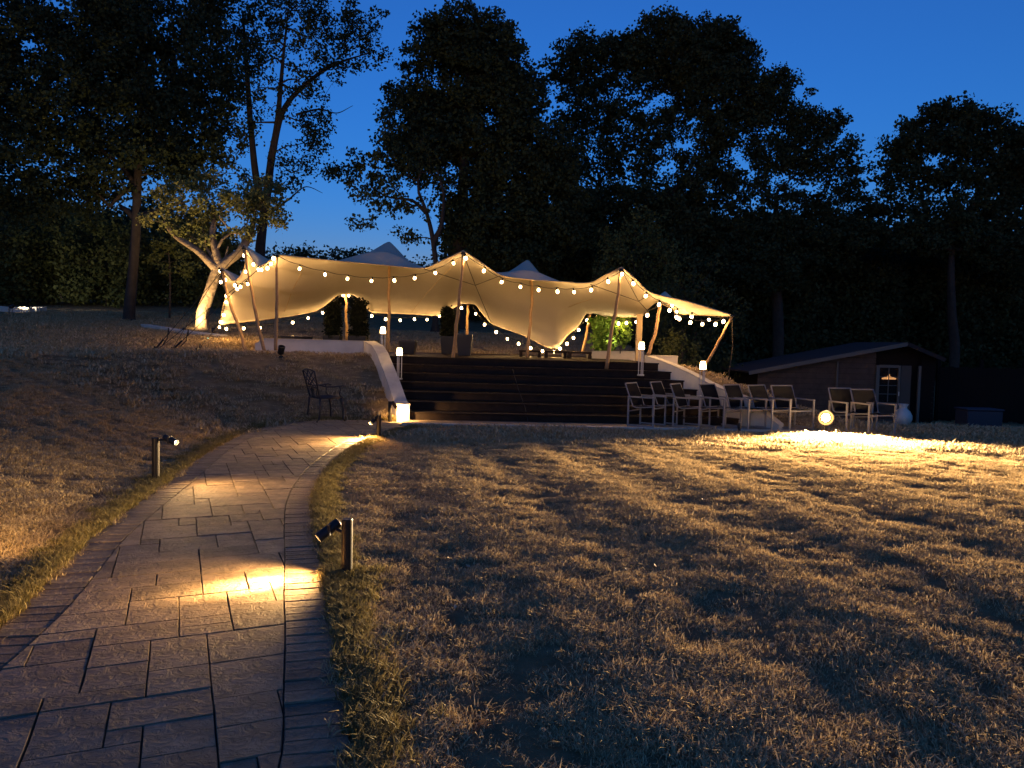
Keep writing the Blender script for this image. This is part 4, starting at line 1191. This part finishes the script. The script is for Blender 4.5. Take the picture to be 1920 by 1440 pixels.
# bright uplit shrub in the terrace
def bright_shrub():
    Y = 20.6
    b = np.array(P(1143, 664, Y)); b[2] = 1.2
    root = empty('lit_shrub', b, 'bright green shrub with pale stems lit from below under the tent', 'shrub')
    cen = []
    for x, y, rx, ry, n in ((1140, 625, 26, 26, 26), (1160, 600, 22, 18, 14), (1125, 600, 20, 20, 14), (1170, 625, 14, 25, 8), (1120, 640, 12, 14, 6), (1140, 650, 22, 10, 8)):
        c = np.array(P(x, y, Y)); s = Y / F_PX
        d = rng.normal(size=(n, 3)); d /= np.linalg.norm(d, axis=1)[:, None]
        cen.append(c + d * (rng.random(n) ** .5)[:, None] * np.array([rx * s, .3, ry * s]))
    cen = np.vstack(cen) - b
    for k in range(5):
        x = (k - 2) * .05
        MB().tube([(x, 0, 0), (x * 1.3, .02, .35), (x * 2.2, .05, .75), (x * 3, .03, 1.05)], [.022, .018, .012, .006], 6).build('stem', M['palebark'], root, smooth=True)
    lv, lf, tn = leaves(cen, np.full(len(cen), .15), 15, .13, up=.5)
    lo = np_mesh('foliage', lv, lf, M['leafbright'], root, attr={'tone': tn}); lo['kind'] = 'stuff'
bright_shrub()
def uplight(px, py, Y, aim, power, ang, label, z, col=WARM2, s=1.0):
    p = P(px, py, Y); p.z = z
    r = empty('uplight', p, label, 'spotlight')
    d = Vector(aim).normalized(); q = Vector((0, 0, 1)).rotation_difference(d).to_matrix()
    MB().lathe((0, 0, .10 * s), [(.04 * s, -.08 * s), (.05 * s, -.05 * s), (.055 * s, .05 * s), (.047 * s, .05 * s), (.047 * s, .03 * s)], 14, q).build('lamp_head', M['black'], r)
    MB().lathe((0, 0, .10 * s), [(.046 * s, .032 * s), (.004, .036 * s)], 12, q).build('lens', M['lens'], r)
    MB().tube([(0, 0, -.08), (0, 0, .06 * s)], .012, 6).build('spike', M['black'], r)
    spot('spot_beam', r, Vector((0, 0, .10 * s)) + d * (.06 * s), Vector((0, 0, .10 * s)) + d, power, ang, .7, col)
    return r
pu = P(1150, 660, 20.1)
uplight(1150, 660, 20.1, (-.05, .3, 1), 38, 80, 'small uplight at the foot of the bright green shrub', 1.2, (1, .8, .42))
uplight(1163, 657, 19.7, (-.3, .2, 1), 10, 120, 'glowing uplight on the low cream wall beside the bright shrub', 1.43, (1, .8, .42), .8)
pt = P(398, 598, 23.0)
uplight(400, 598, 22.6, (-.22, .62, 1), 38, 85, 'uplight at the foot of the pale forked tree', hz(pt.x, pt.y) + .02, WARM)
uplight(345, 600, 23.0, (.1, .5, 1), 900, 140, 'uplight in the lawn left of the pale forked tree', hz(P(345, 600, 23).x, 23))

# pale edging stones around the lit tree and the far left bed
def edging(pxs, Y0, label, n, h=.12, w=.3):
    pts = [P(x, y, Y) for x, y, Y in pxs]
    c = pchip(np.linspace(0, 1, len(pts)), pts)(np.linspace(0, 1, n + 1))
    b = Vector(c[0]); r = empty('stone_edging', (b.x, b.y, hz(b.x, b.y)), label, 'edging')
    bz = hz(b.x, b.y)
    for i in range(n):
        a, e = Vector(c[i]), Vector(c[i + 1]); a.z = hz(a.x, a.y); e.z = hz(e.x, e.y)
        dd = (e - a).normalized() * .01
        MB().bar(a + dd - Vector((b.x, b.y, bz)) + Vector((0, 0, h * .3)), e - dd - Vector((b.x, b.y, bz)) + Vector((0, 0, h * .3)), w, h).build('edging_stone', M['cap'], r, bevel=.01)
edging([(272, 592, 24.5), (330, 597, 23.2), (380, 602, 22.4), (420, 606, 22.0)], 0, 'pale curved stone edging in front of the lit tree', 9)
edging([(-10, 574, 29.5), (25, 571, 29), (60, 569, 29), (80, 568, 29.5)], 0, 'pale stone edging at the far left of the lawn', 6, .22, .4)
uplight(23, 570, 28.4, (.25, .6, .42), 260, 110, 'small uplight by the far left stone edging', hz(P(23, 570, 28.4).x, 28.4) + .12, (1, .85, .65), 1.2)

# ------------------------------------------------------------------ terrace furniture
def planter(px0, px1, pyt, pyb, Y, label, plant=None, taper=.78):
    a, b = P(px0, pyt, Y), P(px1, pyt, Y); bot = P((px0 + px1) / 2, pyb, Y)
    w = abs(b.x - a.x) / 2; cx = (a.x + b.x) / 2; z0 = min(bot.z, 1.25) if bot.z > 1.19 else bot.z
    z0 = 1.205
    H = a.z - z0
    r = empty('tapered_planter' if plant is None else 'planter', (cx, Y, z0), label, 'planter', 'dark planters on the terrace')
    h0 = H if plant is None else plant
    q = Matrix.Rotation(R(45), 3, 'Z')
    k = 1.414
    MB().lathe((0, 0, 0), [(w * taper * k, 0), (w * k, h0 - .05), (w * k, h0), (w * k * .9, h0), (w * k * .88, h0 - .06)], 4, q).build('pot', M['pot'], r, bevel=.01)
    MB().lathe((0, 0, 0), [(w * k * .87, h0 - .07), (.001, h0 - .06)], 4, q).build('earth', M['joint'], r)
    if plant is not None:
        n = 90
        t = rng.random(n)
        rad_ = w * (.95 - .2 * t)
        an = rng.random(n) * 6.28
        cen = np.c_[np.cos(an) * rad_ * .8 * rng.random(n) ** .5, np.sin(an) * rad_ * .8 * rng.random(n) ** .5, h0 + t * (H - h0)]
        MB().tube([(0, 0, h0 - .08), (0, 0, H * .95)], .03, 6).build('stem', M['bark'], r)
        lv, lf, tn = leaves(cen, np.full(n, .14), 60, .07)
        lo = np_mesh('foliage', lv, lf, M['leafblack'], r, attr={'tone': tn}); lo['kind'] = 'stuff'
planter(609, 640, 572, 637, 21.2, 'tall dark planter with clipped shrub left of the first back pole', .45, .85)
planter(656, 690, 565, 637, 21.2, 'tall dark planter with clipped shrub right of the first back pole', .45, .85)
planter(828, 856, 582, 667, 21.4, 'tall dark planter with clipped shrub behind the middle front pole', .5, .85)
planter(857, 886, 627, 668, 19.6, 'dark tapered square planter right of the middle front pole')
planter(750, 781, 638, 664, 20.5, 'low dark tapered planter right of the lower left lamp')
# dark low benches by the deck edge
def bench(px0, px1, pyt, Y, label):
    a, b = P(px0, pyt, Y), P(px1, pyt, Y)
    L = b.x - a.x; z0 = 1.205; h = max(.18, a.z - z0)
    r = empty('low_bench', ((a.x + b.x) / 2, Y, z0), label, 'bench', 'dark low timber benches at the back of the deck')
    MB().box((0, 0, h - .03), (L, .42, .05)).build('bench_top', M['timber'], r, bevel=.006)
    for s in (-1, 1):
        MB().box((s * (L / 2 - .05), 0, (h - .055) / 2), (.08, .40, h - .057)).build('leg', M['timber'], r)
bench(973, 1014, 663, 20.0, 'dark low bench just left of centre behind the crooked pole')
bench(1020, 1062, 664, 19.8, 'dark low bench behind the lowest point of the tent')
bench(1064, 1108, 665, 19.5, 'dark low bench nearest the low cream wall')
p = P(553, 627, 20.8)
r = empty('low_table', (p.x, p.y, 1.205), 'dark low round table behind the left parapet wall', 'table')
MB().lathe((0, 0, 0), [(.25, 0), (.28, .30), (.46, .33), (.48, .40), (.01, .41)], 20).build('table_top', M['pot'], r)
MB().lathe((0, 0, 0), [(.3, 0), (.3, .02)], 20).build('foot', M['pot'], r)
p = P(1199, 600, 18.6)
r = empty('timber_post', (p.x, p.y, 1.2), 'pale square timber post behind the top right lamp', 'post')
MB().box((0, 0, .55), (.13, .13, 1.1)).build('shaft', M['strap'], r)
MB().box((0, 0, 1.115), (.16, .16, .03)).build('post_cap', M['strap'], r)

# ------------------------------------------------------------------ shed, vase, fence
ZG = -0.5; YS = 22.0
def sx(px): return P(px, 720, YS).x
shed = empty('garden_shed', (sx(1560), YS, ZG), 'low brown timber shed with pitched roof behind the floodlight', 'shed')
off = Vector((sx(1560), YS, ZG))
xl, xp, xr_ = sx(1420), sx(1688), sx(1752)
zl, zp, zr = P(1412, 694, YS).z, P(1686, 645, YS).z, P(1752, 668, YS).z
def roofz(x): return zl + (zp - zl) * (x - xl) / (xp - xl) if x < xp else zp + (zr - zp) * (x - xp) / (xr_ - xp)
dx0, dx1 = sx(1643), sx(1722)
nbrd = 15; bh = .155
for k in range(nbrd):
    z0, z1 = ZG + k * bh, ZG + (k + 1) * bh - .006
    for xa, xb, mt in ((xl, dx0 - .05, 'shedwall'), (dx1 + .05, xr_, 'sheddark')):  # right of the door the shade is put into a darker board colour
        # trim the board where the roof slope cuts it
        n = 10; pts = []
        xsn = np.linspace(xa, xb, n)
        ok = [x for x in xsn if roofz(x) - .03 > z0 + .02]
        if len(ok) < 2: continue
        m = MB(); top = [min(z1, roofz(x) - .03) for x in ok]
        L = len(ok)
        vs = [(x, YS + (.015), z0) for x in ok] + [(x, YS + .0, z0) for x in ok]
        vs = [Vector((x, YS - .028, z0)) - off for x in ok] + [Vector((x, YS - .012, t)) - off for x, t in zip(ok, top)] + [Vector((x, YS, t)) - off for x, t in zip(ok, top)] + [Vector((x, YS, z0)) - off for x in ok]
        fs = [(a * L + i, a * L + i + 1, ((a + 1) % 4) * L + i + 1, ((a + 1) % 4) * L + i) for a in range(4) for i in range(L - 1)] + [(0, L, 2 * L, 3 * L), (4 * L - 1, 3 * L - 1, 2 * L - 1, L - 1)]
        m.add(vs, fs); m.build('wall_board', M[mt], shed)
m = MB(); DEP = 3.0
for xa, xb in ((xl, dx0 - .05), (dx1 + .05, xr_)):
    xc = [xa] + [x for x in (xp,) if xa < x < xb] + [xb]
m.add([Vector(v) - off for v in ((xl, YS + .01, ZG), (dx0, YS + .01, ZG), (dx0, YS + .01, roofz(dx0) - .04), (xl, YS + .01, zl - .04))], [(0, 1, 2, 3)])
m.add([Vector(v) - off for v in ((xl + .01, YS + .01, ZG), (xl + .01, YS + DEP, ZG), (xl + .01, YS + DEP, zl - .04), (xl + .01, YS + .01, zl - .04))], [(0, 1, 2, 3)])
m.add([Vector(v) - off for v in ((dx0, YS + .12, ZG), (xr_, YS + .12, ZG), (xr_, YS + .12, zr - .04), (xp, YS + .12, zp - .04), (dx0, YS + .12, roofz(dx0) - .04))], [(0, 1, 2, 3, 4)])
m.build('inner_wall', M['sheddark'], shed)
for (xa, za, xb, zb, nm) in ((xl - .35, roofz(xl) - .35 * (zp - zl) / (xp - xl), xp, zp, 'roof'), (xp + .002, zp, xr_ + .1, zr - .1, 'roof')):
    m = MB()
    m.add([Vector(v) - off for v in ((xa, YS - .3, za), (xb, YS - .3, zb), (xb, YS + DEP, zb), (xa, YS + DEP, za), (xa, YS - .3, za + .05), (xb, YS - .3, zb + .05), (xb, YS + DEP, zb + .05), (xa, YS + DEP, za + .05))],
          [(3, 2, 1, 0), (4, 5, 6, 7), (0, 1, 5, 4), (1, 2, 6, 5), (2, 3, 7, 6), (3, 0, 4, 7)])
    ro = m.build(nm, M['roof'], shed)
    m = MB().bar(Vector((xa, YS - .315, za + .0)) - off, Vector((xb, YS - .315, zb + .0)) - off, .025, .11); m.build('fascia', M['frame'] if xa < xl else M['roof'], ro)  # right fascia takes the dark roof colour in place of shade
# door
def zz(py): return P(1670, py, YS).z
dt = zz(685)
door = empty('door', (0, 0, 0), None, None); door.parent = shed
del_ = None
m = MB()
xA, xB = sx(1645), sx(1684)
for x in (xA, xB): m.box(Vector(((x), YS - .03, (ZG + dt) / 2)) - off, (.06, .05, dt - ZG))
for z in (ZG + .06, ZG + .55, dt - .03): m.box(Vector(((xA + xB) / 2, YS - .03, z)) - off, (xB - xA - .062, .05, .08))
m.build('door_frame', M['frame'], door)
MB().box(Vector(((xA + xB) / 2, YS - .02, ZG + .30)) - off, (xB - xA - .062, .02, .42)).build('door_panel', M['shedwall'], door)
zb0, zb1 = ZG + .60, dt - .075
for i in range(2):
    for j in range(4):
        x0 = xA + .035 + i * (xB - xA - .07) / 2; x1 = x0 + (xB - xA - .07) / 2 - .02
        z0 = zb0 + j * (zb1 - zb0) / 4; z1 = z0 + (zb1 - zb0) / 4 - .018
        MB().box(Vector(((x0 + x1) / 2, YS - .01, (z0 + z1) / 2)) - off, (x1 - x0, .008, z1 - z0)).build('pane', M['glass'], door)
m = MB()
m.box(Vector(((xA + xB) / 2, YS - .03, (zb0 + zb1) / 2)) - off, (.02, .02, zb1 - zb0))
for j in (1, 2, 3): m.box(Vector(((xA + xB) / 2, YS - .032, zb0 + j * (zb1 - zb0) / 4 - .01)) - off, (xB - xA - .07, .02, .018))
m.build('glazing_bar', M['frame'], door)
MB().box(Vector((xB - .01, YS - .075, ZG + .85)) - off, (.02, .03, .12)).build('handle', M['steel'], door)
xA2, xB2 = sx(1687), sx(1706)
MB().box(Vector(((xA2 + xB2) / 2, YS - .03, (ZG + dt) / 2)) - off, (xB2 - xA2, .04, dt - ZG)).build('side_panel', M['curtain'], shed)
MB().box(Vector((dx1, YS - .03, (ZG + dt) / 2)) - off, (.07, .06, dt - ZG)).build('corner_post', M['frame'], shed)
MB().box(Vector((dx0 - .01, YS - .03, (ZG + dt) / 2)) - off, (.06, .06, dt - ZG)).build('corner_post', M['frame'], shed)
MB().tube([Vector((sx(1567), YS - .06, zz(680))) - off, Vector((sx(1567), YS - .06, zz(740))) - off], .03, 8).build('downpipe', M['frame'], shed)
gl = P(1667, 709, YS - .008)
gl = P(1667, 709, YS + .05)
wl = empty('table_lamp', (gl.x, YS + .055, gl.z - .12), 'small glowing orange lamp seen through the shed door window', 'lamp')  # added glowing shape, stands in for lights reflected in the panes
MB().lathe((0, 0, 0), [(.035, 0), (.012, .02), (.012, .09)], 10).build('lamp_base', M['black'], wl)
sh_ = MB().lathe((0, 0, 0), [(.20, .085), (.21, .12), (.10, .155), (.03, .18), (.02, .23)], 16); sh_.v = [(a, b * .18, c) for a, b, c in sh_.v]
sh_.build('lamp_shade', M['indoor'], wl)  # self-glowing shape added behind the panes
# vase
p = P(1692, 793, 21.3)
v = empty('ceramic_vase', (p.x, p.y, hz(p.x, p.y) - .01), 'round white ceramic vase with narrow neck beside the shed door', 'vase')
MB().lathe((0, 0, 0), [(.12, 0), (.20, .08), (.245, .20), (.24, .30), (.18, .42), (.11, .48), (.095, .54), (.13, .60), (.12, .605), (.08, .55)], 24).build('body', M['ceramic'], v, smooth=True)
MB().lathe((0, 0, 0), [(.132, .598), (.14, .61), (.12, .62), (.11, .605)], 24).build('rim', M['ceramic'], v, smooth=True)
# covered box
p = P(1834, 795, 20.8)
r = empty('storage_box', (p.x, p.y, ZG), 'dark covered storage box at the right of the shed', 'box')
MB().box((0, 0, .26), (.95, .6, .52)).build('body', M['box'], r, bevel=.03)
MB().box((0, 0, .55), (1.0, .65, .05)).build('lid', M['box'], r, bevel=.02)
# fence at right
p0, p1 = P(1756, 800, 22.6), P(2080, 800, 22.2)
f = empty('board_fence', (p0.x, p0.y, -.45), 'dark board fence at the right edge beyond the shed', 'fence')
n = 36
for k in range(n):
    a = p0.lerp(p1, k / n) - p0
    MB().box((a.x + .07, a.y, .80), (.13, .02, 1.55 + .03 * (k % 3)), Matrix.Rotation(math.atan2(p1.y - p0.y, p1.x - p0.x), 3, 'Z')).build('fence_board', M['sheddark'], f)
for k in (0, 9, 18, 27, 35):
    a = p0.lerp(p1, k / n) - p0
    MB().box((a.x, a.y + .06, .9), (.09, .09, 1.85)).build('post', M['sheddark'], f)

# ------------------------------------------------------------------ grass (geometry nodes instances on points)
def tuft(name, blades, rad, h, lean, matn, width=.004):
    n = blades
    a = rng.random(n) * 2 * math.pi; r = rad * rng.random(n) ** .5
    b = np.c_[np.cos(a) * r, np.sin(a) * r, np.full(n, -.004)]
    hh = h * rng.uniform(.45, 1.25, n)
    la = rng.random(n) * 2 * math.pi; le = lean * rng.uniform(.2, 1.4, n) * hh
    d = np.c_[np.cos(la), np.sin(la), np.zeros(n)]
    w = np.c_[-np.sin(la), np.cos(la), np.zeros(n)] * width * rng.uniform(.7, 1.4, n)[:, None]
    mid = b + d * (le * .35)[:, None] + np.c_[np.zeros((n, 2)), hh * .6]
    tip = b + d * le[:, None] + np.c_[np.zeros((n, 2)), hh * rng.uniform(.75, 1.0, n)]
    v = np.stack([b - w, b + w, mid + w * .8, mid - w * .8, tip], 1).reshape(-1, 3)
    i = np.arange(n)[:, None] * 5
    f = np.vstack([i + [0, 1, 2], i + [0, 2, 3], i + [3, 2, 4]])
    o = np_mesh(name, v, f, M[matn], attr={'tone': np.repeat(rng.random(n), 5)})
    COL.objects.unlink(o)
    return o
tcol = bpy.data.collections.new('tuft_sources')
for k in range(4): tcol.objects.link(tuft('straw_tuft', 50, .08, .024, 1.3, 'straw', .0020))
gcol = bpy.data.collections.new('green_tuft_sources')
for k in range(3): gcol.objects.link(tuft('green_tuft', 34, .05, .055, .9, 'greenblade', .0024))
fcol = bpy.data.collections.new('far_tuft_sources')
for k in range(4): fcol.objects.link(tuft('far_tuft', 46, .17, .045, 1.3, 'straw', .006))

def scatter(name, pts, scale, coll, label, cat='grass'):
    me = bpy.data.meshes.new(name); me.vertices.add(len(pts)); me.vertices.foreach_set('co', pts.astype(np.float32).ravel())
    a = me.attributes.new('tsize', 'FLOAT', 'POINT'); a.data.foreach_set('value', scale.astype(np.float32))
    me.materials.append(M['straw'])
    o = bpy.data.objects.new(name, me); COL.objects.link(o)
    ng = bpy.data.node_groups.new(name + '_nodes', 'GeometryNodeTree')
    ng.interface.new_socket('Geometry', in_out='INPUT', socket_type='NodeSocketGeometry')
    ng.interface.new_socket('Geometry', in_out='OUTPUT', socket_type='NodeSocketGeometry')
    N = ng.nodes; Lk = ng.links
    gi, go = N.new('NodeGroupInput'), N.new('NodeGroupOutput')
    ci = N.new('GeometryNodeCollectionInfo'); ci.inputs['Collection'].default_value = coll
    ci.inputs['Separate Children'].default_value = True; ci.inputs['Reset Children'].default_value = True
    ip = N.new('GeometryNodeInstanceOnPoints'); ip.inputs['Pick Instance'].default_value = True
    rv = N.new('FunctionNodeRandomValue'); rv.data_type = 'FLOAT_VECTOR'
    rv.inputs[0].default_value = (-.12, -.12, 0); rv.inputs[1].default_value = (.12, .12, 6.283)
    na = N.new('GeometryNodeInputNamedAttribute'); na.data_type = 'FLOAT'; na.inputs['Name'].default_value = 'tsize'
    Lk.new(gi.outputs[0], ip.inputs['Points']); Lk.new(ci.outputs[0], ip.inputs['Instance'])
    Lk.new(rv.outputs[0], ip.inputs['Rotation']); Lk.new(na.outputs['Attribute'], ip.inputs['Scale'])
    Lk.new(ip.outputs[0], go.inputs[0])
    md = o.modifiers.new('scatter', 'NODES'); md.node_group = ng
    tag(o, label, cat, kind='stuff')
    return o
def sample(x0, x1, y0, y1, n, fn=None):
    x = rng.uniform(x0, x1, n); y = rng.uniform(y0, y1, n)
    vis = np.abs(x) < .72 * y + 1.0
    bad = inside(POLY, x, y) | ((y > 14.25) & (y < 18.5) & (x > xleft(y) - .28) & (x < xright(y) + .3)) | ((y > 18.2) & (y < 23.4) & (x > -6.3) & (x < 3.4)) | ((y > 14.3) & (y < 15.4) & (x > -2.3) & (x < 6.0))
    ok = vis & ~bad
    x, y = x[ok], y[ok]
    if fn is not None:
        k = fn(x, y); x, y = x[k], y[k]
    return x, y
def stripe(x, y):
    q = x * math.cos(R(14.5)) + y * math.sin(R(14.5)) + .25 * vnoise(x, y, .5, 6)
    return np.sin(q * 2 * math.pi / 1.5 + 1) * (x > -1)
def patch(x, y): return rng.random(len(x)) < np.clip(.22 * stripe(x, y) + .62 + .9 * vnoise(x, y, 1.3, 21) + 2.0 * vnoise(x, y, 5.5, 22), .10, 1)
x1_, y1_ = sample(-5, 6, 1.8, 7.0, 48000, patch); x2_, y2_ = sample(-9, 9, 7.0, 12.5, 80000, patch)
x, y = np.r_[x1_, x2_], np.r_[y1_, y2_]
scatter('dry_grass', np.c_[x, y, height(x, y)], rng.uniform(.7, 1.35, len(x)) * (1 + .25 * vnoise(x, y, 2.2, 31) + .6 * vnoise(x, y, 5.5, 32) + .15 * stripe(x, y)), tcol, 'short dried straw coloured grass of the near lawn')
x, y = sample(-18, 14, 12.0, 31, 42000)
scatter('far_dry_grass', np.c_[x, y, height(x, y)], rng.uniform(.6, 1.3, len(x)) * (1 + 1.5 * vnoise(x, y * 1.6, 3.4, 41) + .8 * vnoise(x, y, 1.2, 42)), fcol, 'dried grass of the bank and the far lawn')
# greener longer fringe along the path edges and posts
def fringe(poly, n, side):
    d = np.r_[0, np.cumsum(np.linalg.norm(np.diff(poly, axis=0), axis=1))]; f_ = pchip(d, poly)
    t = rng.random(n) * d[-1]
    p = f_(t); q = f_(np.clip(t + .05, 0, d[-1])); tt = q - p; ln = np.linalg.norm(tt, axis=1)[:, None] + 1e-6; tt /= ln
    o = np.abs(rng.normal(0, .10, n)) + .01
    return p + np.c_[-tt[:, 1], tt[:, 0]] * (o * side)[:, None]
fr_ = np.vstack([fringe(PLs, 2600, 1), fringe(PRs, 3000, -1)])
extra = []
for c, n in ((nb, 60), (lb, 60), (fb, 50), (wb, 90)):
    extra.append(np.c_[rng.normal(c.x, .10, n), rng.normal(c.y, .10, n)])
extra.append(np.c_[rng.normal(G(640, 1090).x, .14, 120), rng.normal(G(640, 1090).y, .22, 120)])
fr_ = np.vstack([fr_] + extra)
k = ~inside(POLY, fr_[:, 0], fr_[:, 1]) & (fr_[:, 1] > 1.5) & ~((fr_[:, 1] > 14.6) & (fr_[:, 0] > -2.2))
fr_ = fr_[k]
scatter('green_grass_fringe', np.c_[fr_, height(fr_[:, 0], fr_[:, 1])], rng.uniform(.5, 1.25, len(fr_)), gcol, 'longer greener grass fringing the path edges and posts')

# fallen leaves and pale specks lying on the lawn
x, y = sample(-6, 8, 2.2, 13, 900)
c = np.c_[x, y, height(x, y) + .018]
n = len(c); a = rng.random(n) * 6.28; L = rng.uniform(.012, .03, n)
u = np.c_[np.cos(a) * L, np.sin(a) * L, rng.normal(0, .006, n)]; w = np.c_[-np.sin(a) * L * .45, np.cos(a) * L * .45, rng.normal(0, .006, n)]
v = np.stack([c - u, c + w, c + u, c - w], 1).reshape(-1, 3)
M['deadleaf'] = leaf_mat('dry_fallen_leaves', (0.16, 0.09, 0.04), (0.55, 0.45, 0.30), .1, .1)
o = np_mesh('fallen_leaves', v, np.arange(4 * n).reshape(-1, 4), M['deadleaf'], attr={'tone': np.repeat(rng.random(n) ** 2, 4)})
tag(o, 'small dry leaves scattered over the near lawn', 'leaves', kind='stuff')
